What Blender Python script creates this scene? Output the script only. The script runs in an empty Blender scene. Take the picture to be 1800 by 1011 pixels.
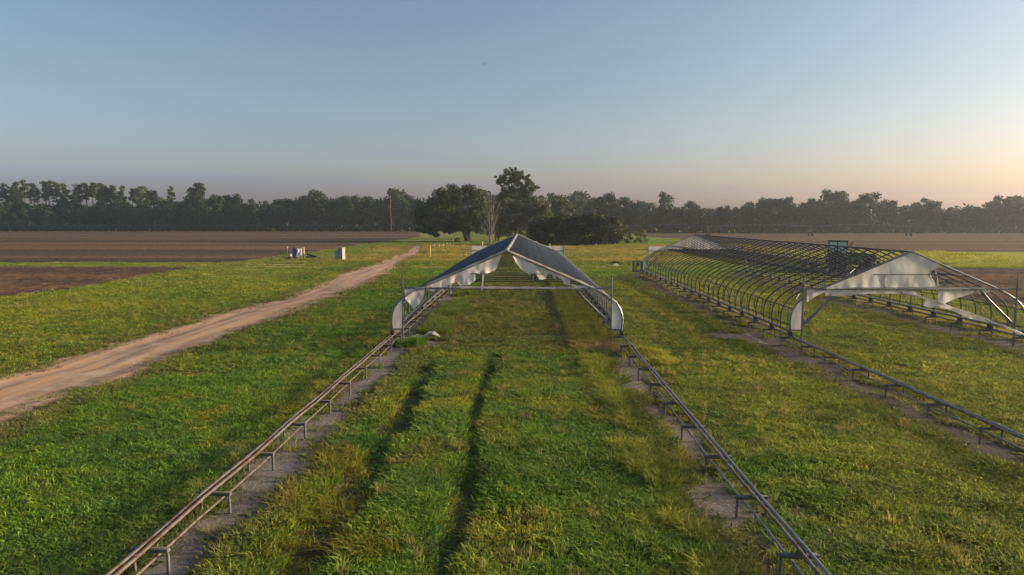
import bpy, math, random
import numpy as np
from mathutils import Vector, Matrix
R = math.radians
C = bpy.context.scene.collection
sc = bpy.context.scene

# ------------------------------------------------------------------ camera
F_PX, W_PX, H_PX = 1230.0, 1800.0, 1011.0
CAM_H = 5.45
YAW, PITCH = R(1.12), R(5.41)
cam_d = bpy.data.cameras.new('camera'); cam = bpy.data.objects.new('camera', cam_d); C.objects.link(cam)
cam.location = (0, 0, CAM_H); cam.rotation_euler = (R(90) - PITCH, 0, YAW)
cam_d.sensor_width = 36; cam_d.lens = F_PX / W_PX * 36; cam_d.clip_end = 4000; cam_d.clip_start = 0.1
sc.camera = cam
CR = np.array(cam.rotation_euler.to_matrix())

def ray(px, py):
    return CR @ np.array([(px - W_PX / 2) / F_PX, -(py - H_PX / 2) / F_PX, -1.0])
def on_z(px, py, z=0.0):
    d = ray(px, py); t = (z - CAM_H) / d[2]
    return (d[0] * t, d[1] * t, z)
def on_y(px, py, Y):
    d = ray(px, py); t = Y / d[1]
    return (d[0] * t, Y, CAM_H + d[2] * t)

# ------------------------------------------------------------------ noise
def _hash(ix, iy, seed):
    h = (ix.astype(np.int64) * 374761393 + iy.astype(np.int64) * 668265263 + seed * 974711) & 0x7fffffff
    h = ((h ^ (h >> 13)) * 1274126177) & 0x7fffffff
    return ((h ^ (h >> 16)) & 0xffff) / 65535.0
def vnoise(x, y, s, seed=0):
    x = np.asarray(x, float) / s; y = np.asarray(y, float) / s
    ix = np.floor(x); iy = np.floor(y); fx = x - ix; fy = y - iy
    fx = fx * fx * (3 - 2 * fx); fy = fy * fy * (3 - 2 * fy)
    a = _hash(ix, iy, seed); b = _hash(ix + 1, iy, seed); c = _hash(ix, iy + 1, seed); d = _hash(ix + 1, iy + 1, seed)
    return (a * (1 - fx) + b * fx) * (1 - fy) + (c * (1 - fx) + d * fx) * fy
def fbm(x, y, s, seed=0, o=4):
    t = 0; a = .5; n = 0
    for k in range(o):
        t = t + a * vnoise(x, y, s, seed + k * 17); n += a; a *= .5; s *= .5
    return t / n
def sstep(a, b, x):
    t = np.clip((x - a) / (b - a), 0, 1); return t * t * (3 - 2 * t)

# ------------------------------------------------------------------ tags
def tag(o, label=None, cat=None, group=None, kind=None):
    if label: o['label'] = label
    if cat: o['category'] = cat
    if group: o['group'] = group
    if kind: o['kind'] = kind
    return o
def empty(name, loc, rz=0, label=None, cat=None, group=None):
    o = bpy.data.objects.new(name, None); C.objects.link(o)
    o.empty_display_size = .3
    o.location = loc; o.rotation_euler = (0, 0, rz)
    return tag(o, label, cat, group)
def link(name, me, parent=None, loc=None):
    o = bpy.data.objects.new(name, me); C.objects.link(o)
    if parent: o.parent = parent
    if loc is not None: o.location = loc
    return o

class MB:
    """collects shapes, then makes ONE mesh"""
    def __init__(s): s.v = []; s.f = []; s.n = 0
    def add(s, v, f):
        s.v.extend([tuple(map(float, p)) for p in v]); s.f.extend([tuple(int(i) + s.n for i in q) for q in f]); s.n += len(v); return s
    def box(s, c, size, rz=0, bev=0, m=None):
        hx, hy, hz = size[0] / 2, size[1] / 2, size[2] / 2
        b = min(bev, hx * .9, hy * .9, hz * .9)
        if b <= 0:
            v = [(x, y, z) for x in (-hx, hx) for y in (-hy, hy) for z in (-hz, hz)]
            f = [(0, 1, 3, 2), (4, 6, 7, 5), (0, 4, 5, 1), (2, 3, 7, 6), (0, 2, 6, 4), (1, 5, 7, 3)]
        else:
            v = []; f = []
            ring = [(-hx + b, -hy), (hx - b, -hy), (hx, -hy + b), (hx, hy - b), (hx - b, hy), (-hx + b, hy), (-hx, hy - b), (-hx, -hy + b)]
            k = 1 - b / max(hx, hy)
            sx = (hx - b) / hx; sy = (hy - b) / hy
            for z, a, bb in ((-hz, sx, sy), (-hz + b, 1, 1), (hz - b, 1, 1), (hz, sx, sy)):
                v += [(x * a, y * bb, z) for x, y in ring]
            for r in range(3):
                for i in range(8): f.append((r * 8 + i, r * 8 + (i + 1) % 8, r * 8 + 8 + (i + 1) % 8, r * 8 + 8 + i))
            f.append(tuple(range(7, -1, -1))); f.append(tuple(range(24, 32)))
        M = Matrix.Translation(c) @ (m if m is not None else Matrix.Rotation(rz, 4, 'Z'))
        return s.add([M @ Vector(p) for p in v], f)
    def tube(s, pts, r, n=8, closed_caps=True):
        P = [Vector(p) for p in pts]; m = len(P)
        rs = r if isinstance(r, (list, tuple)) else [r] * m
        t0 = (P[1] - P[0]).normalized()
        u = t0.cross(Vector((0, 0, 1)))
        if u.length < 1e-3: u = t0.cross(Vector((0, 1, 0)))
        u.normalize(); v = []
        for i in range(m):
            t = ((P[min(i + 1, m - 1)] - P[i]).normalized() + (P[i] - P[max(i - 1, 0)]).normalized()) if 0 < i < m - 1 else (P[min(i + 1, m - 1)] - P[max(i - 1, 0)])
            t.normalize(); u = (u - t * u.dot(t)).normalized(); w = t.cross(u)
            for k in range(n):
                a = 2 * math.pi * (k + .5) / n
                v.append(P[i] + (u * math.cos(a) + w * math.sin(a)) * rs[i])
        f = []
        for i in range(m - 1):
            for k in range(n):
                f.append((i * n + k, i * n + (k + 1) % n, (i + 1) * n + (k + 1) % n, (i + 1) * n + k))
        if closed_caps:
            f.append(tuple(range(n - 1, -1, -1))); f.append(tuple((m - 1) * n + k for k in range(n)))
        return s.add(v, f)
    def lathe(s, c, axis, prof, n=20):
        """prof: (distance along axis, radius)"""
        a = Vector(axis).normalized(); u = a.cross(Vector((0, 0, 1)))
        if u.length < 1e-3: u = Vector((1, 0, 0))
        u.normalize(); w = a.cross(u); c = Vector(c); v = []; f = []
        for d, r in prof:
            for k in range(n):
                t = 2 * math.pi * k / n
                v.append(c + a * d + (u * math.cos(t) + w * math.sin(t)) * max(r, 1e-4))
        for i in range(len(prof) - 1):
            for k in range(n):
                f.append((i * n + k, i * n + (k + 1) % n, (i + 1) * n + (k + 1) % n, (i + 1) * n + k))
        f.append(tuple(range(n - 1, -1, -1))); f.append(tuple((len(prof) - 1) * n + k for k in range(n)))
        return s.add(v, f)
    def prism(s, poly, axis_from, axis_to):
        """poly: 3-D points of one face, swept by the vector axis_to-axis_from"""
        d = Vector(axis_to) - Vector(axis_from); n = len(poly)
        v = [Vector(p) for p in poly] + [Vector(p) + d for p in poly]
        f = [tuple(range(n - 1, -1, -1)), tuple(range(n, 2 * n))] + [(i, (i + 1) % n, n + (i + 1) % n, n + i) for i in range(n)]
        return s.add(v, f)
    def mesh(s, name, m, smooth=True):
        me = bpy.data.meshes.new(name); me.from_pydata(s.v, [], s.f); me.update()
        if smooth:
            me.polygons.foreach_set('use_smooth', [True] * len(me.polygons))
            me.set_sharp_from_angle(angle=R(40))
        if m: me.materials.append(m)
        return me
    def build(s, name, m, parent=None, loc=None, smooth=True):
        return link(name, s.mesh(name, m, smooth), parent, loc)

def np_mesh(name, V, Fq, m, smooth=False, attrs=None):
    """fast mesh from arrays; Fq is (n,4) or (n,3)"""
    me = bpy.data.meshes.new(name)
    V = np.asarray(V, np.float32); Fq = np.asarray(Fq, np.int32); k = Fq.shape[1]
    me.vertices.add(len(V)); me.vertices.foreach_set('co', V.ravel())
    me.loops.add(Fq.size); me.loops.foreach_set('vertex_index', Fq.ravel())
    me.polygons.add(len(Fq)); me.polygons.foreach_set('loop_start', np.arange(0, Fq.size, k, dtype=np.int32))
    me.update(calc_edges=True)
    if smooth: me.polygons.foreach_set('use_smooth', np.ones(len(Fq), bool))
    for an, (typ, arr) in (attrs or {}).items():
        a = me.attributes.new(an, typ, 'POINT')
        a.data.foreach_set('color' if typ == 'FLOAT_COLOR' else ('vector' if typ == 'FLOAT_VECTOR' else 'value'), np.asarray(arr, np.float32).ravel())
    if m: me.materials.append(m)
    me.validate()
    return me

# ------------------------------------------------------------------ materials
def new_mat(name):
    m = bpy.data.materials.new(name); m.use_nodes = True
    nt = m.node_tree; nt.nodes.clear()
    out = nt.nodes.new('ShaderNodeOutputMaterial'); b = nt.nodes.new('ShaderNodeBsdfPrincipled')
    nt.links.new(b.outputs[0], out.inputs[0])
    return m, nt, b, out
def rgba(c): return (c[0], c[1], c[2], 1)
def mixrgb(nt, fac, a, b, mode='MIX'):
    n = nt.nodes.new('ShaderNodeMix'); n.data_type = 'RGBA'; n.blend_type = mode
    for sock, val in ((n.inputs[0], fac), (n.inputs[6], a), (n.inputs[7], b)):
        if hasattr(val, 'is_linked') or hasattr(val, 'links'): nt.links.new(val, sock)
        elif isinstance(val, (int, float)): sock.default_value = val
        else: sock.default_value = rgba(val)
    return n.outputs[2]
def noise(nt, scale, detail=4, coord='Object', vec_scale=None, rough=.6):
    tc = nt.nodes.new('ShaderNodeTexCoord'); n = nt.nodes.new('ShaderNodeTexNoise')
    n.inputs['Scale'].default_value = scale; n.inputs['Detail'].default_value = detail; n.inputs['Roughness'].default_value = rough
    src = tc.outputs[coord]
    if vec_scale:
        mp = nt.nodes.new('ShaderNodeMapping'); mp.inputs['Scale'].default_value = vec_scale
        nt.links.new(src, mp.inputs[0]); src = mp.outputs[0]
    nt.links.new(src, n.inputs['Vector'])
    return n.outputs[0]
def ramp(nt, v, a, b):
    n = nt.nodes.new('ShaderNodeMapRange'); n.inputs[1].default_value = a; n.inputs[2].default_value = b; n.clamp = True
    nt.links.new(v, n.inputs[0]); return n.outputs[0]
def bump(nt, b, h, strength, dist):
    n = nt.nodes.new('ShaderNodeBump'); n.inputs['Strength'].default_value = strength; n.inputs['Distance'].default_value = dist
    nt.links.new(h, n.inputs['Height']); nt.links.new(n.outputs[0], b.inputs['Normal'])
def weathered(name, base, stain, scale=3, rough=.55, metal=0.0, lo=.4, hi=.7, spec=.4, vs=None):
    m, nt, b, out = new_mat(name)
    n = noise(nt, scale, 6, 'Object', vs)
    nt.links.new(mixrgb(nt, ramp(nt, n, lo, hi), base, stain), b.inputs['Base Color'])
    b.inputs['Roughness'].default_value = rough; b.inputs['Metallic'].default_value = metal
    b.inputs['Specular IOR Level'].default_value = spec
    bump(nt, b, noise(nt, scale * 9, 3), .15, .01)
    return m
M = {}
M['galv'] = weathered('galvanised_pipe', (.25, .27, .31), (.14, .15, .175), 4, .42, .7)
M['galv_old'] = weathered('dull_galvanised_pipe', (.075, .085, .105), (.035, .038, .046), 3, .5, .4)
M['galv_roof'] = weathered('blue_grey_pipe', (.115, .135, .165), (.065, .074, .088), 3, .5, .35)
M['rusty'] = weathered('rusty_rail', (.22, .19, .17), (.15, .085, .05), 5, .5, .55, .45, .6)
M['stand'] = weathered('stand_metal', (.15, .15, .15), (.09, .08, .07), 6, .75, .1)
M['truck'] = weathered('truck_black', (.05, .05, .05), (.10, .07, .05), 8, .6, .3)
M['timber'] = weathered('weathered_timber', (.16, .15, .14), (.08, .075, .07), 7, .8, 0, vs=(1, 1, .2))
M['white_paint'] = weathered('white_enamel', (.72, .70, .66), (.45, .40, .33), 6, .45)
M['cream'] = weathered('cream_box', (.70, .48, .26), (.5, .33, .18), 6, .5)
M['blue'] = weathered('blue_box', (.03, .09, .30), (.03, .06, .16), 6, .45)
M['teal'] = weathered('green_grey_cabinet', (.30, .34, .30), (.22, .25, .22), 5, .5)
M['black'] = weathered('black_pipe', (.015, .015, .017), (.03, .03, .03), 6, .5)
M['tyre'] = weathered('tyre', (.018, .018, .019), (.05, .042, .034), 4, .8)
M['tgreen'] = weathered('tractor_green', (.03, .11, .035), (.03, .07, .03), 4, .35)
M['tyellow'] = weathered('rim_yellow', (.55, .38, .03), (.35, .24, .03), 6, .45)
M['red'] = weathered('implement_red', (.26, .045, .03), (.12, .04, .03), 6, .55)
M['clay'] = weathered('rust_brown', (.22, .09, .045), (.12, .06, .035), 8, .8)
M['yellow_pole'] = weathered('yellow_pole', (.65, .55, .12), (.4, .35, .1), 5, .5)
M['feather'] = weathered('dark_feather', (.02, .02, .022), (.03, .03, .03), 20, .7)
def plastic_mat(name, base, dirt, trans=.62):
    m, nt, b, out = new_mat(name)
    col = mixrgb(nt, ramp(nt, noise(nt, 1.6, 6, 'Object', (1, 1, .5)), .42, .75), base, dirt)
    nt.links.new(col, b.inputs['Base Color']); b.inputs['Roughness'].default_value = .42
    bump(nt, b, noise(nt, 4, 5, 'Object', (1, 1, .35)), .6, .08)
    tr = nt.nodes.new('ShaderNodeBsdfTranslucent'); nt.links.new(col, tr.inputs[0])
    mx = nt.nodes.new('ShaderNodeMixShader'); mx.inputs[0].default_value = trans
    nt.links.new(b.outputs[0], mx.inputs[1]); nt.links.new(tr.outputs[0], mx.inputs[2]); nt.links.new(mx.outputs[0], out.inputs[0])
    return m
M['plastic'] = plastic_mat('white_plastic_film', (.84, .81, .77), (.52, .47, .40))
def glass_mat():
    m, nt, b, out = new_mat('cab_glass_sky_reflection')
    b.inputs['Base Color'].default_value = (.58, .70, .62, 1); b.inputs['Roughness'].default_value = .12  # pale green base colour also carries a painted reflection of the sky
    b.inputs['Alpha'].default_value = .9
    return m
M['glass'] = glass_mat()
def leaf_mat(name, c1, c2, trans=.25):
    m, nt, b, out = new_mat(name)
    g = nt.nodes.new('ShaderNodeNewGeometry'); oi = nt.nodes.new('ShaderNodeObjectInfo')
    col = mixrgb(nt, g.outputs['Random Per Island'], c1, c2)
    hs = nt.nodes.new('ShaderNodeHueSaturation'); nt.links.new(col, hs.inputs['Color'])
    mr = nt.nodes.new('ShaderNodeMapRange'); mr.inputs[3].default_value = .6; mr.inputs[4].default_value = 1.5
    nt.links.new(oi.outputs['Random'], mr.inputs[0]); nt.links.new(mr.outputs[0], hs.inputs['Value'])
    nt.links.new(hs.outputs[0], b.inputs['Base Color']); b.inputs['Roughness'].default_value = .55; b.inputs['Specular IOR Level'].default_value = .25
    tr = nt.nodes.new('ShaderNodeBsdfTranslucent'); nt.links.new(hs.outputs[0], tr.inputs[0])
    mx = nt.nodes.new('ShaderNodeMixShader'); mx.inputs[0].default_value = trans
    nt.links.new(b.outputs[0], mx.inputs[1]); nt.links.new(tr.outputs[0], mx.inputs[2]); nt.links.new(mx.outputs[0], out.inputs[0])
    return m
M['leaf_oak'] = leaf_mat('live_oak_leaf', (.022, .036, .014), (.056, .070, .026))
M['leaf_pine'] = leaf_mat('pine_needles', (.034, .054, .020), (.078, .096, .036))
M['leaf_wood'] = leaf_mat('wood_leaf', (.014, .034, .018), (.042, .064, .030))
M['leaf_pale'] = leaf_mat('pale_leaf', (.040, .056, .028), (.085, .095, .045))
M['leaf_hedge'] = leaf_mat('hedge_leaf', (.030, .054, .018), (.080, .104, .034))
M['leaf_bright'] = leaf_mat('bright_shrub_leaf', (.10, .12, .03), (.20, .20, .05), .4)
M['bark'] = weathered('bark', (.055, .043, .034), (.028, .022, .018), 3, .9, vs=(3, 3, .5))
M['bark_pine'] = weathered('pine_bark', (.22, .13, .085), (.11, .07, .05), 2, .9, vs=(3, 3, .6))
M['bark_grey'] = weathered('grey_bark', (.15, .145, .125), (.09, .085, .072), 3, .85)

# ------------------------------------------------------------------ plan of the ground
_up = [(-700, 1180), (0, 662), (89, 646), (178, 614), (303, 578), (420, 542), (500, 527), (583, 493), (622, 477), (668, 462), (713, 445), (722, 436), (731, 427)]
_lo = [(-900, 1180), (0, 741), (107, 699), (214, 662), (320, 619), (427, 578), (500, 553), (640, 498), (672, 482), (705, 462), (738, 444), (744, 437), (735, 428)]
RU = np.array([on_z(*p)[:2] for p in _up[1:]]); RL = np.array([on_z(*p)[:2] for p in _lo[1:]])
def _ext(A):
    d = (A[0] - A[2]) / abs(A[0][1] - A[2][1]); return np.vstack([A[0] + d * 25, A])
RU = _ext(RU); RL = _ext(RL)
_oU = np.argsort(RU[:, 1]); _oL = np.argsort(RL[:, 1])
def road_d(x, y):
    """metres inside the dirt road (negative outside)"""
    a = np.interp(y, RU[_oU, 1], RU[_oU, 0]); b = np.interp(y, RL[_oL, 1], RL[_oL, 0])
    w = .6 * (fbm(x, y, 2.2, 5) - .5) * 2 * sstep(110, 40, y)
    d = np.minimum(x - a, b - x) + w + .3
    end = min(RU[:, 1].max(), RL[:, 1].max())
    return np.minimum(d, (end - y) * .3)
RAIL_X = [-5.85, 4.22, 11.52, 21.57]
SOIL = [(-5.85, -.3, 1.1), (4.22, -.82, .2), (11.52, -1.0, .15), (21.57, -.9, .5)]
FIELD_EDGE_Y = [0, 50, 55, 68, 78, 81]; FIELD_EDGE_X = [-37.5, -37.6, -36.5, -38.4, -39.6, -40]
def field_d(x, y):
    w = 1.6 * (fbm(x, y, 5, 41) - .5) * 2
    a = np.minimum(np.minimum(np.interp(y, FIELD_EDGE_Y, FIELD_EDGE_X) - x, 82 - y - (x + 60) * 0.0), y - 20)
    b = np.minimum(np.interp(y, [80, 105, 240, 370], [-41, -38, -38, -58]) - x, np.minimum(y - 91, 366 - y))
    c = np.minimum(np.minimum(x - 31, 82 - y), y - 46)
    e = np.minimum(np.minimum(x - np.interp(y, [130, 215, 250, 320], [50, 49, 45, 30]), y - 129), 317 - y)
    return np.maximum(np.maximum(a, b), np.maximum(c, e)) + w
def soil_d(x, y):
    d = np.full(np.shape(x), -9.0)
    for k, (rx, l, r) in enumerate(SOIL):
        n = .75 * (fbm(x, y, 1.5, 77 + k) - .46) * 2
        d = np.maximum(d, np.minimum(x - rx - l, rx + r - x) + n - .5 * sstep(28, 34, y) * (1 if k == 1 else 0) - .45 * sstep(46, 56, y) * (1 if k == 0 else 0))
    d = np.where((y > 73) | (y < 2), -9, d)
    d = np.maximum(d, 1 - np.hypot((x + 4.6) / 1.1, (y - 30.6) / 1.0) + .9 * (fbm(x, y, .9, 6) - .5))
    # trampled patch by the corner of the right greenhouse, sandy line across the grass, patch by the meters
    d = np.maximum(d, 1 - np.hypot((x - 9.8) / 1.2, (y - 33.2) / 1.1) + .5 * (fbm(x, y, .9, 3) - .5))
    return d
def path_d(x, y):
    cy = 83.5 + 1.2 * np.sin(x * .09)
    d = np.minimum(.75 - np.abs(y - cy), np.minimum(x + 38, 11 - x)) + 1.3 * (fbm(x, y, 3, 9) - .62)
    d = np.where((x > -24) & (x < -17), -2, d)
    return np.maximum(d, 1.2 - np.hypot((x + 30.5) / 3.0, (y - 87) / 1.0) + .6 * (fbm(x, y, 1.5, 10) - .5))
RUT = [(-3.5, .46), (-1.28, .34)]
def rut_c(k, y): return RUT[k][0] + (-.28 * sstep(14, 28, y) + .1 * np.sin(y * .35) if k == 0 else -.1 * sstep(14, 26, y) + .12 * np.sin(y * .5 + 1))
def rut_m(x, y):
    m = 0
    for k in (0, 1):
        w = RUT[k][1] * (.75 + .7 * vnoise(x * 0, y, 1.3, 60 + k))
        m = np.maximum(m, sstep(1.25, .5, np.abs(x - rut_c(k, y)) / w) * sstep(29, 25, y) * (.75 + .25 * sstep(.12, .32, vnoise(x * 0, y, 1.7, 66 + k))))
    return m
def height(x, y):
    fade = sstep(75, 35, y) * .9 + .1
    h = (.11 * (fbm(x, y, 2.6, 1) - .5) + .05 * (fbm(x, y, .7, 2, 3) - .5)) * fade
    h = h - .11 * rut_m(x, y)
    s = np.maximum(sstep(-.5, .25, road_d(x, y)), sstep(-.6, .2, field_d(x, y)))
    h = h * (1 - s) - .06 * s
    q = sstep(-.15, .25, soil_d(x, y)); h = h * (1 - .7 * q) - .03 * q
    return h
GREEN = np.array([.152, .262, .030]); DEEP = np.array([.090, .170, .030]); YEL = np.array([.370, .355, .044]); TAN = np.array([.48, .34, .14]); GOLD = np.array([.48, .36, .09]); BROWN = np.array([.20, .145, .07])
def lerp(a, b, t): return a + (b - a) * np.clip(t, 0, 1)[..., None]
def grass_col(x, y):
    x = np.asarray(x, float); y = np.asarray(y, float)
    c = lerp(np.broadcast_to(GREEN, x.shape + (3,)), YEL, 1.5 * (fbm(x, y, 5.5, 21, 4) - .36))
    c = lerp(c, DEEP, 2.4 * (fbm(x, y, 3.6, 31, 4) - .55))
    c = lerp(c, YEL, 2.2 * (fbm(x, y * .4, 14, 90, 3) - .58))
    near = sstep(60, 25, y)
    c = lerp(c, YEL * 1.1, near * 2.6 * (fbm(x, y, 1.1, 61, 3) - .54))
    c = lerp(c, DEEP * np.array([.85, 1, 1.25]), near * 3.0 * (fbm(x, y, 1.4, 67, 3) - .55))
    c = lerp(c, BROWN * 1.2, near * 2.2 * (fbm(x, y, .8, 63, 3) - .66))
    right = sstep(4.5, 7, x) * sstep(80, 60, y)
    c = lerp(c, YEL, right * (.35 + .5 * (fbm(x, y, 8, 25) - .5)))
    trk = np.maximum(sstep(.55, .15, np.abs(x - 7.2 - .2 * np.sin(y * .2))), sstep(.55, .15, np.abs(x - 9.3)))
    c = lerp(c, DEEP, .6 * trk * sstep(24, 32, y) * sstep(75, 60, y))
    lef = sstep(-6, -9, x) * sstep(-30, -20, x - 0 * y) * sstep(60, 40, y)
    c = lerp(c, GREEN, .35 * lef)
    ins = sstep(-5.2, -4.4, x) * sstep(3.0, 2.2, x) * sstep(27, 33, y) * sstep(72, 68, y)
    c = lerp(c, BROWN * .8, ins * (.35 + .6 * (fbm(x, y, 2.5, 28) - .4)))
    gold = sstep(86, 96, y + 6 * (fbm(x, y, 20, 50) - .5)) * sstep(175, 150, y) * sstep(-34, -22, x) * sstep(60, 45, x)
    c = lerp(c, GOLD, gold * (.62 + 1.7 * (fbm(x, y * 2.5, 16, 51) - .5)))
    strip = sstep(83, 87, y) * sstep(131, 127, y) * sstep(28, 40, x)
    c = lerp(c, YEL * 1.25, strip * .7)
    c = lerp(c, np.array([.30, .27, .10]), sstep(40, 85, y) * sstep(-18, -28, x) * (.25 + .7 * (fbm(x, y, 7, 93) - .4)))
    edge = sstep(-1.7, -.1, road_d(x, y))
    c = lerp(c, BROWN * 1.15, edge * (.45 + .8 * (fbm(x, y, 2, 33) - .5)))
    se = sstep(-.55, 0, soil_d(x, y))
    c = lerp(c, BROWN, se * .5)
    return np.clip(c, .008, 1)

# ------------------------------------------------------------------ ground sheets
def axis(lo, hi, step, grow, far):
    a = list(np.arange(lo, hi, step)); s = step
    while a[-1] < far: s *= grow; a.append(a[-1] + s)
    return a
FAR = 780
xr = axis(0, 26, .22, 1.06, FAR); xs = np.array([-v for v in xr[:0:-1]] + xr)
ys = np.array([-FAR, -300, -100, -40, -15, 0, 4] + axis(7, 46, .22, 1.045, FAR))
def grid_obj(name, xs, ys, zfun, m, colfun=None, keep=None):
    X, Y = np.meshgrid(xs, ys); Z = zfun(X, Y)
    V = np.stack([X, Y, Z], -1).reshape(-1, 3); nx = len(xs)
    j, i = np.meshgrid(np.arange(len(ys) - 1), np.arange(nx - 1), indexing='ij')
    a = (j * nx + i).ravel(); Q = np.stack([a, a + 1, a + nx + 1, a + nx], -1)
    if keep is not None:
        kv = keep(X, Y).ravel(); Q = Q[kv[Q].any(1)]
        used = np.unique(Q); mp = np.zeros(len(V), int); mp[used] = np.arange(len(used)); V = V[used]; Q = mp[Q]
    at = {}
    if colfun is not None:
        c = colfun(V[:, 0], V[:, 1]); at['col'] = ('FLOAT_COLOR', np.concatenate([c, np.ones((len(c), 1))], 1))
    return link(name, np_mesh(name, V, Q, m, True, at))
def ground_mat():
    m, nt, b, out = new_mat('turf_soil')
    at = nt.nodes.new('ShaderNodeAttribute'); at.attribute_name = 'col'
    n1 = noise(nt, 9, 8, 'Object'); n2 = noise(nt, 1.3, 5, 'Object')
    c = mixrgb(nt, ramp(nt, n1, .35, .7), mixrgb(nt, 1.0, at.outputs['Color'], (.62, .62, .62), 'MULTIPLY'), mixrgb(nt, 1.0, at.outputs['Color'], (1.25, 1.2, 1.1), 'MULTIPLY'))
    c = mixrgb(nt, ramp(nt, n2, .5, .75), c, mixrgb(nt, .55, at.outputs['Color'], (.10, .085, .05)))
    nt.links.new(c, b.inputs['Base Color']); b.inputs['Roughness'].default_value = .95; b.inputs['Specular IOR Level'].default_value = .1
    bump(nt, b, noise(nt, 5, 8, 'Object', None, .75), .9, .18)
    return m
def ground_c(x, y):
    c = grass_col(x, y)
    c = lerp(c, BROWN * .9, .75 * sstep(.60, .68, fbm(x, y, 1.0, 171, 3)) * sstep(60, 30, y))
    return lerp(c * .85, np.array([.13, .105, .08]) * (.5 + .9 * fbm(x, y, .6, 14))[..., None], .8 * rut_m(x, y))
tag(grid_obj('ground', xs, ys, height, ground_mat(), ground_c), kind='structure')

def dirt_mat(name, c1, c2, c3, stretch=None, bstr=.6, scale=.9):
    m, nt, b, out = new_mat(name)
    n1 = noise(nt, scale, 8, 'Object', stretch); n2 = noise(nt, 14, 6, 'Object')
    c = mixrgb(nt, ramp(nt, n1, .35, .68), c1, c2); c = mixrgb(nt, ramp(nt, n2, .5, .8), c, c3)
    nt.links.new(c, b.inputs['Base Color']); b.inputs['Roughness'].default_value = .95; b.inputs['Specular IOR Level'].default_value = .12
    bump(nt, b, noise(nt, 6, 8, 'Object', None, .7), bstr, .06)
    return m
# dirt road: a strip of its own with tyre tracks along it
def road_sheet():
    m = bpy.data.materials.new('red_sandy_track'); m.use_nodes = True
    nt = m.node_tree; b = nt.nodes['Principled BSDF']
    uv = nt.nodes.new('ShaderNodeAttribute'); uv.attribute_name = 'lane'
    mp = nt.nodes.new('ShaderNodeMapping'); mp.inputs['Scale'].default_value = (9, .10, 1); nt.links.new(uv.outputs['Vector'], mp.inputs[0])
    st = nt.nodes.new('ShaderNodeTexNoise'); st.inputs['Scale'].default_value = 1.0; st.inputs['Detail'].default_value = 6; nt.links.new(mp.outputs[0], st.inputs['Vector'])
    c = mixrgb(nt, ramp(nt, st.outputs[0], .42, .60), (.48, .30, .18), (.27, .19, .135))
    c = mixrgb(nt, ramp(nt, noise(nt, .8, 7), .48, .72), c, (.45, .34, .25))
    c = mixrgb(nt, ramp(nt, noise(nt, 16, 5), .55, .8), c, (.20, .15, .105))
    nt.links.new(c, b.inputs['Base Color']); b.inputs['Roughness'].default_value = .95; b.inputs['Specular IOR Level'].default_value = .12
    bump(nt, b, st.outputs[0], .7, .05)
    yy = np.concatenate([np.arange(-6, 60, .35), np.arange(60, 155, .8)]); n = 26
    V = []; L = []
    end = min(RU[:, 1].max(), RL[:, 1].max())
    yy = yy[yy < end]
    for y in yy:
        a = np.interp(y, RU[_oU, 1], RU[_oU, 0]) - .9; c2 = np.interp(y, RL[_oL, 1], RL[_oL, 0]) + .9
        for k in range(n):
            t = k / (n - 1); x = a + (c2 - a) * t
            z = -.012 - .03 * (math.exp(-((t - .33) / .07) ** 2) + math.exp(-((t - .68) / .07) ** 2))
            V.append((x, y, z)); L.append((t, y, 0))
    V = np.array(V); V[:, 2] += .03 * (fbm(V[:, 0], V[:, 1], .8, 12) - .5)
    ny = len(yy); j, i = np.meshgrid(np.arange(ny - 1), np.arange(n - 1), indexing='ij'); a = (j * n + i).ravel()
    me = np_mesh('dirt_road', V, np.stack([a, a + 1, a + n + 1, a + n], -1), m, True, {'lane': ('FLOAT_VECTOR', np.array(L))})
    return tag(link('dirt_road', me), kind='structure')
road_sheet()

# ploughed fields
def plough_mat():
    m, nt, b, out = new_mat('ploughed_soil')
    n1 = noise(nt, 1.0, 3, 'Object', (.0012, .045, 1)); n2 = noise(nt, 1.1, 9, 'Object', (1, .6, 1), .85)
    c = mixrgb(nt, ramp(nt, n1, .46, .54), (.066, .054, .046), (.140, .092, .058))
    c = mixrgb(nt, ramp(nt, n2, .52, .62), c, mixrgb(nt, 1.0, c, (2.3, 2.15, 2.0), 'MULTIPLY')); c = mixrgb(nt, ramp(nt, n2, .48, .38), c, mixrgb(nt, 1.0, c, (.38, .38, .42), 'MULTIPLY'))
    nt.links.new(c, b.inputs['Base Color']); b.inputs['Roughness'].default_value = 1; b.inputs['Specular IOR Level'].default_value = .05
    bump(nt, b, noise(nt, 2.6, 8, 'Object', None, .8), 1.0, .3)
    return m
M['plough'] = plough_mat()
def fz(x, y): return .03 + sstep(110, 60, y) * (.30 * (fbm(x, y, .9, 8, 3) - .40)) + .0 * x
kf = lambda x, y: field_d(x, y) > -.25
for nm, (x0, x1, sx), (y0, y1, sy) in (('ploughed_field', (-90, -35, .3), (38, 84, .33)), ('ploughed_field', (-420, -36, 1.6), (90, 367, 1.2)), ('ploughed_field', (30, 100, .32), (45, 83, .33)), ('ploughed_field', (29, 420, 1.6), (128, 318, 1.2))):
    tag(grid_obj(nm, np.arange(x0, x1, sx), np.arange(y0, y1, sy), fz, M['plough'], None, kf), kind='structure')
M['soil'] = dirt_mat('grey_sandy_soil', (.21, .188, .168), (.095, .082, .070), (.31, .28, .25), None, .9, 1.1)
M['mud'] = dirt_mat('dark_mud', (.10, .088, .078), (.05, .043, .038), (.17, .15, .135), None, .9, 1.3)
M['sand'] = dirt_mat('pale_sand', (.42, .31, .2), (.3, .22, .13), (.46, .36, .26))
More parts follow.
